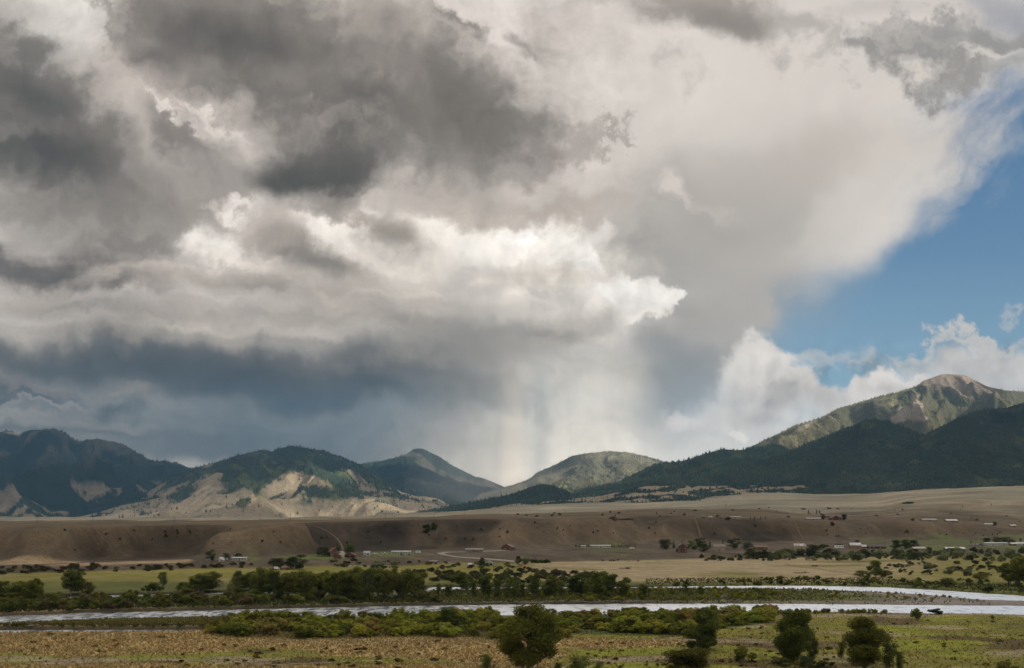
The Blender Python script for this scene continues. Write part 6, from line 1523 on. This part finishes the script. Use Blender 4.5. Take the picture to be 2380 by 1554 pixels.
track('dirt_track', [(-10, 1317), (120, 1312.5), (250, 1306), (380, 1301), (480, 1297.5)], 3.0, paint('dark_track', (0.07, 0.055, 0.045)), 0.15)
track('dirt_track', [(792, 1281), (796, 1288), (793, 1297)], 5.0, gravel_m, 0.15)
# ------------------------------------------------------------------ added cloud slab, unseen above the picture, shaped to shade the valley
CLOUD_Z = 4300.0
def gap_pos(c, row, Y):
    x = (c - 1190) / FOC * Y; z = CAM_H + (HOR - row) / FOC * Y
    k = (CLOUD_Z - z) / SUN_DIR.z
    return x + SUN_DIR.x * k, Y + SUN_DIR.y * k
# thin places set to drop sun patches on the land: (column, row, distance, half width, half depth, tilt, softness, thinness)
SUN_GAPS = [
    (1600, 1090, 7400, 1000, 600, 0, 0.9, 0.16),
    (2190, 905, 9400, 1150, 1500, 0, 0.55, 1.0),        # the bald peak
    (1950, 975, 9000, 800, 900, 0, 0.6, 0.9),
    (1420, 1085, 9600, 850, 1300, 0, 0.5, 0.95),        # the round mountain
    (1335, 1113, 8100, 170, 300, 0, 0.5, 0.8),
    (725, 1125, 7600, 260, 480, 35, 0.6, 1.0),         # patch of sun on the grassy mountain
    (690, 1185, 6200, 520, 150, 10, 0.8, 0.9),
    (920, 1180, 6500, 420, 260, 0, 0.6, 0.95),
    (500, 1180, 6800, 1500, 800, 0, 0.9, 0.36),
    (40, 1180, 7200, 900, 450, 0, 0.9, 0.30),
    (1500, 1175, 4200, 2600, 1100, 0, 0.9, 0.26),       # the far plain
    (2200, 1160, 4200, 1500, 900, 0, 0.9, 0.16),
    (300, 1212, 4300, 2000, 900, 0, 0.9, 0.35),
    (1110, 1080, 9300, 600, 700, 0, 0.8, 0.8),
]
cm = bpy.data.materials.new('cloud'); cm.use_nodes = True  # for the added slab; its clear gaps place the sun patches
S.nt = cm.node_tree; S.nt.nodes.clear()
p = wpos()
zz_ = (SEP(p)[2] - CLOUD_Z) * (-1.0 / SUN_DIR.z)
p = VM('ADD', p, VM('SCALE', tuple(SUN_DIR), scale=zz_))
pw = MAPPING(VM('MULTIPLY_ADD', VM('SUBTRACT', NOISE(p, 0.0011, 5.0, 0.6, color=True), (0.5, 0.5, 0.5)), (700, 700, 0), p))
thin = None
for (c, row, Y, rx_, ry_, rot, soft, op) in SUN_GAPS:
    ax, ay = gap_pos(c, row, Y)
    m = MAPPING(pw, (ax, ay, CLOUD_Z), R(rot), (rx_ * (1 + soft), ry_ * (1 + soft), 100000))
    g = new('ShaderNodeTexGradient'); g.gradient_type = 'SPHERICAL'; S.put(g.inputs[0], m)
    b = SSTEP(S(g.outputs[1]), 0.0, 2 * soft / (1 + soft), 0.0, op)
    thin = b if thin is None else M('MAXIMUM', thin, b)
tr = new('ShaderNodeBsdfTransparent'); tl = new('ShaderNodeBsdfTranslucent'); df = new('ShaderNodeBsdfDiffuse')
tl.inputs[0].default_value = (0.97, 0.97, 0.98, 1); df.inputs[0].default_value = (0.85, 0.85, 0.85, 1)
m1 = new('ShaderNodeMixShader'); m1.inputs[0].default_value = 0.10
S.nt.links.new(tl.outputs[0], m1.inputs[1]); S.nt.links.new(df.outputs[0], m1.inputs[2])
m2 = new('ShaderNodeMixShader'); S.put(m2.inputs[0], M('POWER', thin, 0.5))
S.nt.links.new(m1.outputs[0], m2.inputs[1]); S.nt.links.new(tr.outputs[0], m2.inputs[2])
o_ = new('ShaderNodeOutputMaterial'); S.nt.links.new(m2.outputs[0], o_.inputs[0])
nx, ny = 150, 130
gx, gy = np.meshgrid(np.linspace(-2600, 15500, nx), np.linspace(-6500, 8450, ny))
lump = fbm(gx / 900.0, gy / 900.0, 4, seed=201); ed = np.minimum(np.minimum(gx + 2600, 15500 - gx), np.minimum(gy + 6500, 8450 - gy))
th = sst(-5, 900, ed) * (1 + lump * 0.7) + 0.02
bot = CLOUD_Z - 120 * th - 160 * th * fbm(gx / 400.0, gy / 400.0, 4, seed=203); top_ = CLOUD_Z + 420 * th + 260 * th * np.abs(fbm(gx / 500.0, gy / 500.0, 4, seed=205))
n_ = nx * ny
VV = np.concatenate([np.stack([gx, gy, bot], -1).reshape(-1, 3), np.stack([gx, gy, top_], -1).reshape(-1, 3)])
i = np.arange((ny - 1) * (nx - 1)); a = (i // (nx - 1)) * nx + i % (nx - 1)
Fb = np.stack([a, a + nx, a + nx + 1, a + 1], 1); Ft = np.stack([a, a + 1, a + nx + 1, a + nx], 1) + n_
rim = np.concatenate([np.arange(nx), np.arange(1, ny) * nx + nx - 1, (ny - 1) * nx + np.arange(nx - 2, -1, -1), np.arange(ny - 2, -1, -1) * nx])
Fr = np.stack([rim[:-1], rim[1:], rim[1:] + n_, rim[:-1] + n_], 1)
link('shade_cloud', np_mesh('shade_cloud', VV, np.concatenate([Fb, Ft, Fr]), smooth=True), cm, kind='stuff')

# ------------------------------------------------------------------ the air
hm = bpy.data.materials.new('haze_air'); hm.use_nodes = True
S.nt = hm.node_tree; S.nt.nodes.clear()
pv = new('ShaderNodeVolumePrincipled'); pv.inputs['Color'].default_value = (0.30, 0.64, 1.0, 1); pv.inputs['Density'].default_value = HAZE
pv.inputs['Anisotropy'].default_value = 0.2
o_ = new('ShaderNodeOutputMaterial'); S.nt.links.new(pv.outputs[0], o_.inputs[1])
me = bpy.data.meshes.new('haze'); bm = bmesh.new()
bmesh.ops.create_cube(bm, size=1.0, matrix=Matrix.Translation((0, 4500, 700)) @ Matrix.Diagonal((30000, 17400, 1430, 1)))
bm.to_mesh(me); bm.free()
link('haze', me, hm, kind='stuff')

# ------------------------------------------------------------------ the shower in front of the hazy peak
rm = bpy.data.materials.new('rain'); rm.use_nodes = True; S.nt = rm.node_tree; S.nt.nodes.clear()
pv = new('ShaderNodeVolumePrincipled'); pv.inputs['Color'].default_value = (0.95, 0.95, 0.93, 1); pv.inputs['Density'].default_value = 1.1e-4; pv.inputs['Anisotropy'].default_value = 0.1
o_ = new('ShaderNodeOutputMaterial'); S.nt.links.new(pv.outputs[0], o_.inputs[1])
for q, (dx, w) in enumerate([(-250, 250), (-270, 400), (-260, 560), (-230, 720)]):
    me = bpy.data.meshes.new('rain_shower'); bm = bmesh.new()
    bmesh.ops.create_icosphere(bm, subdivisions=4, radius=1.0, matrix=Matrix.Translation((dx, 9300, 700)) @ Matrix.Diagonal((w, w * 0.8 + 30, 1500 + 120 * q, 1)))
    bm.to_mesh(me); bm.free(); link('rain_shower', me, rm, kind='stuff')
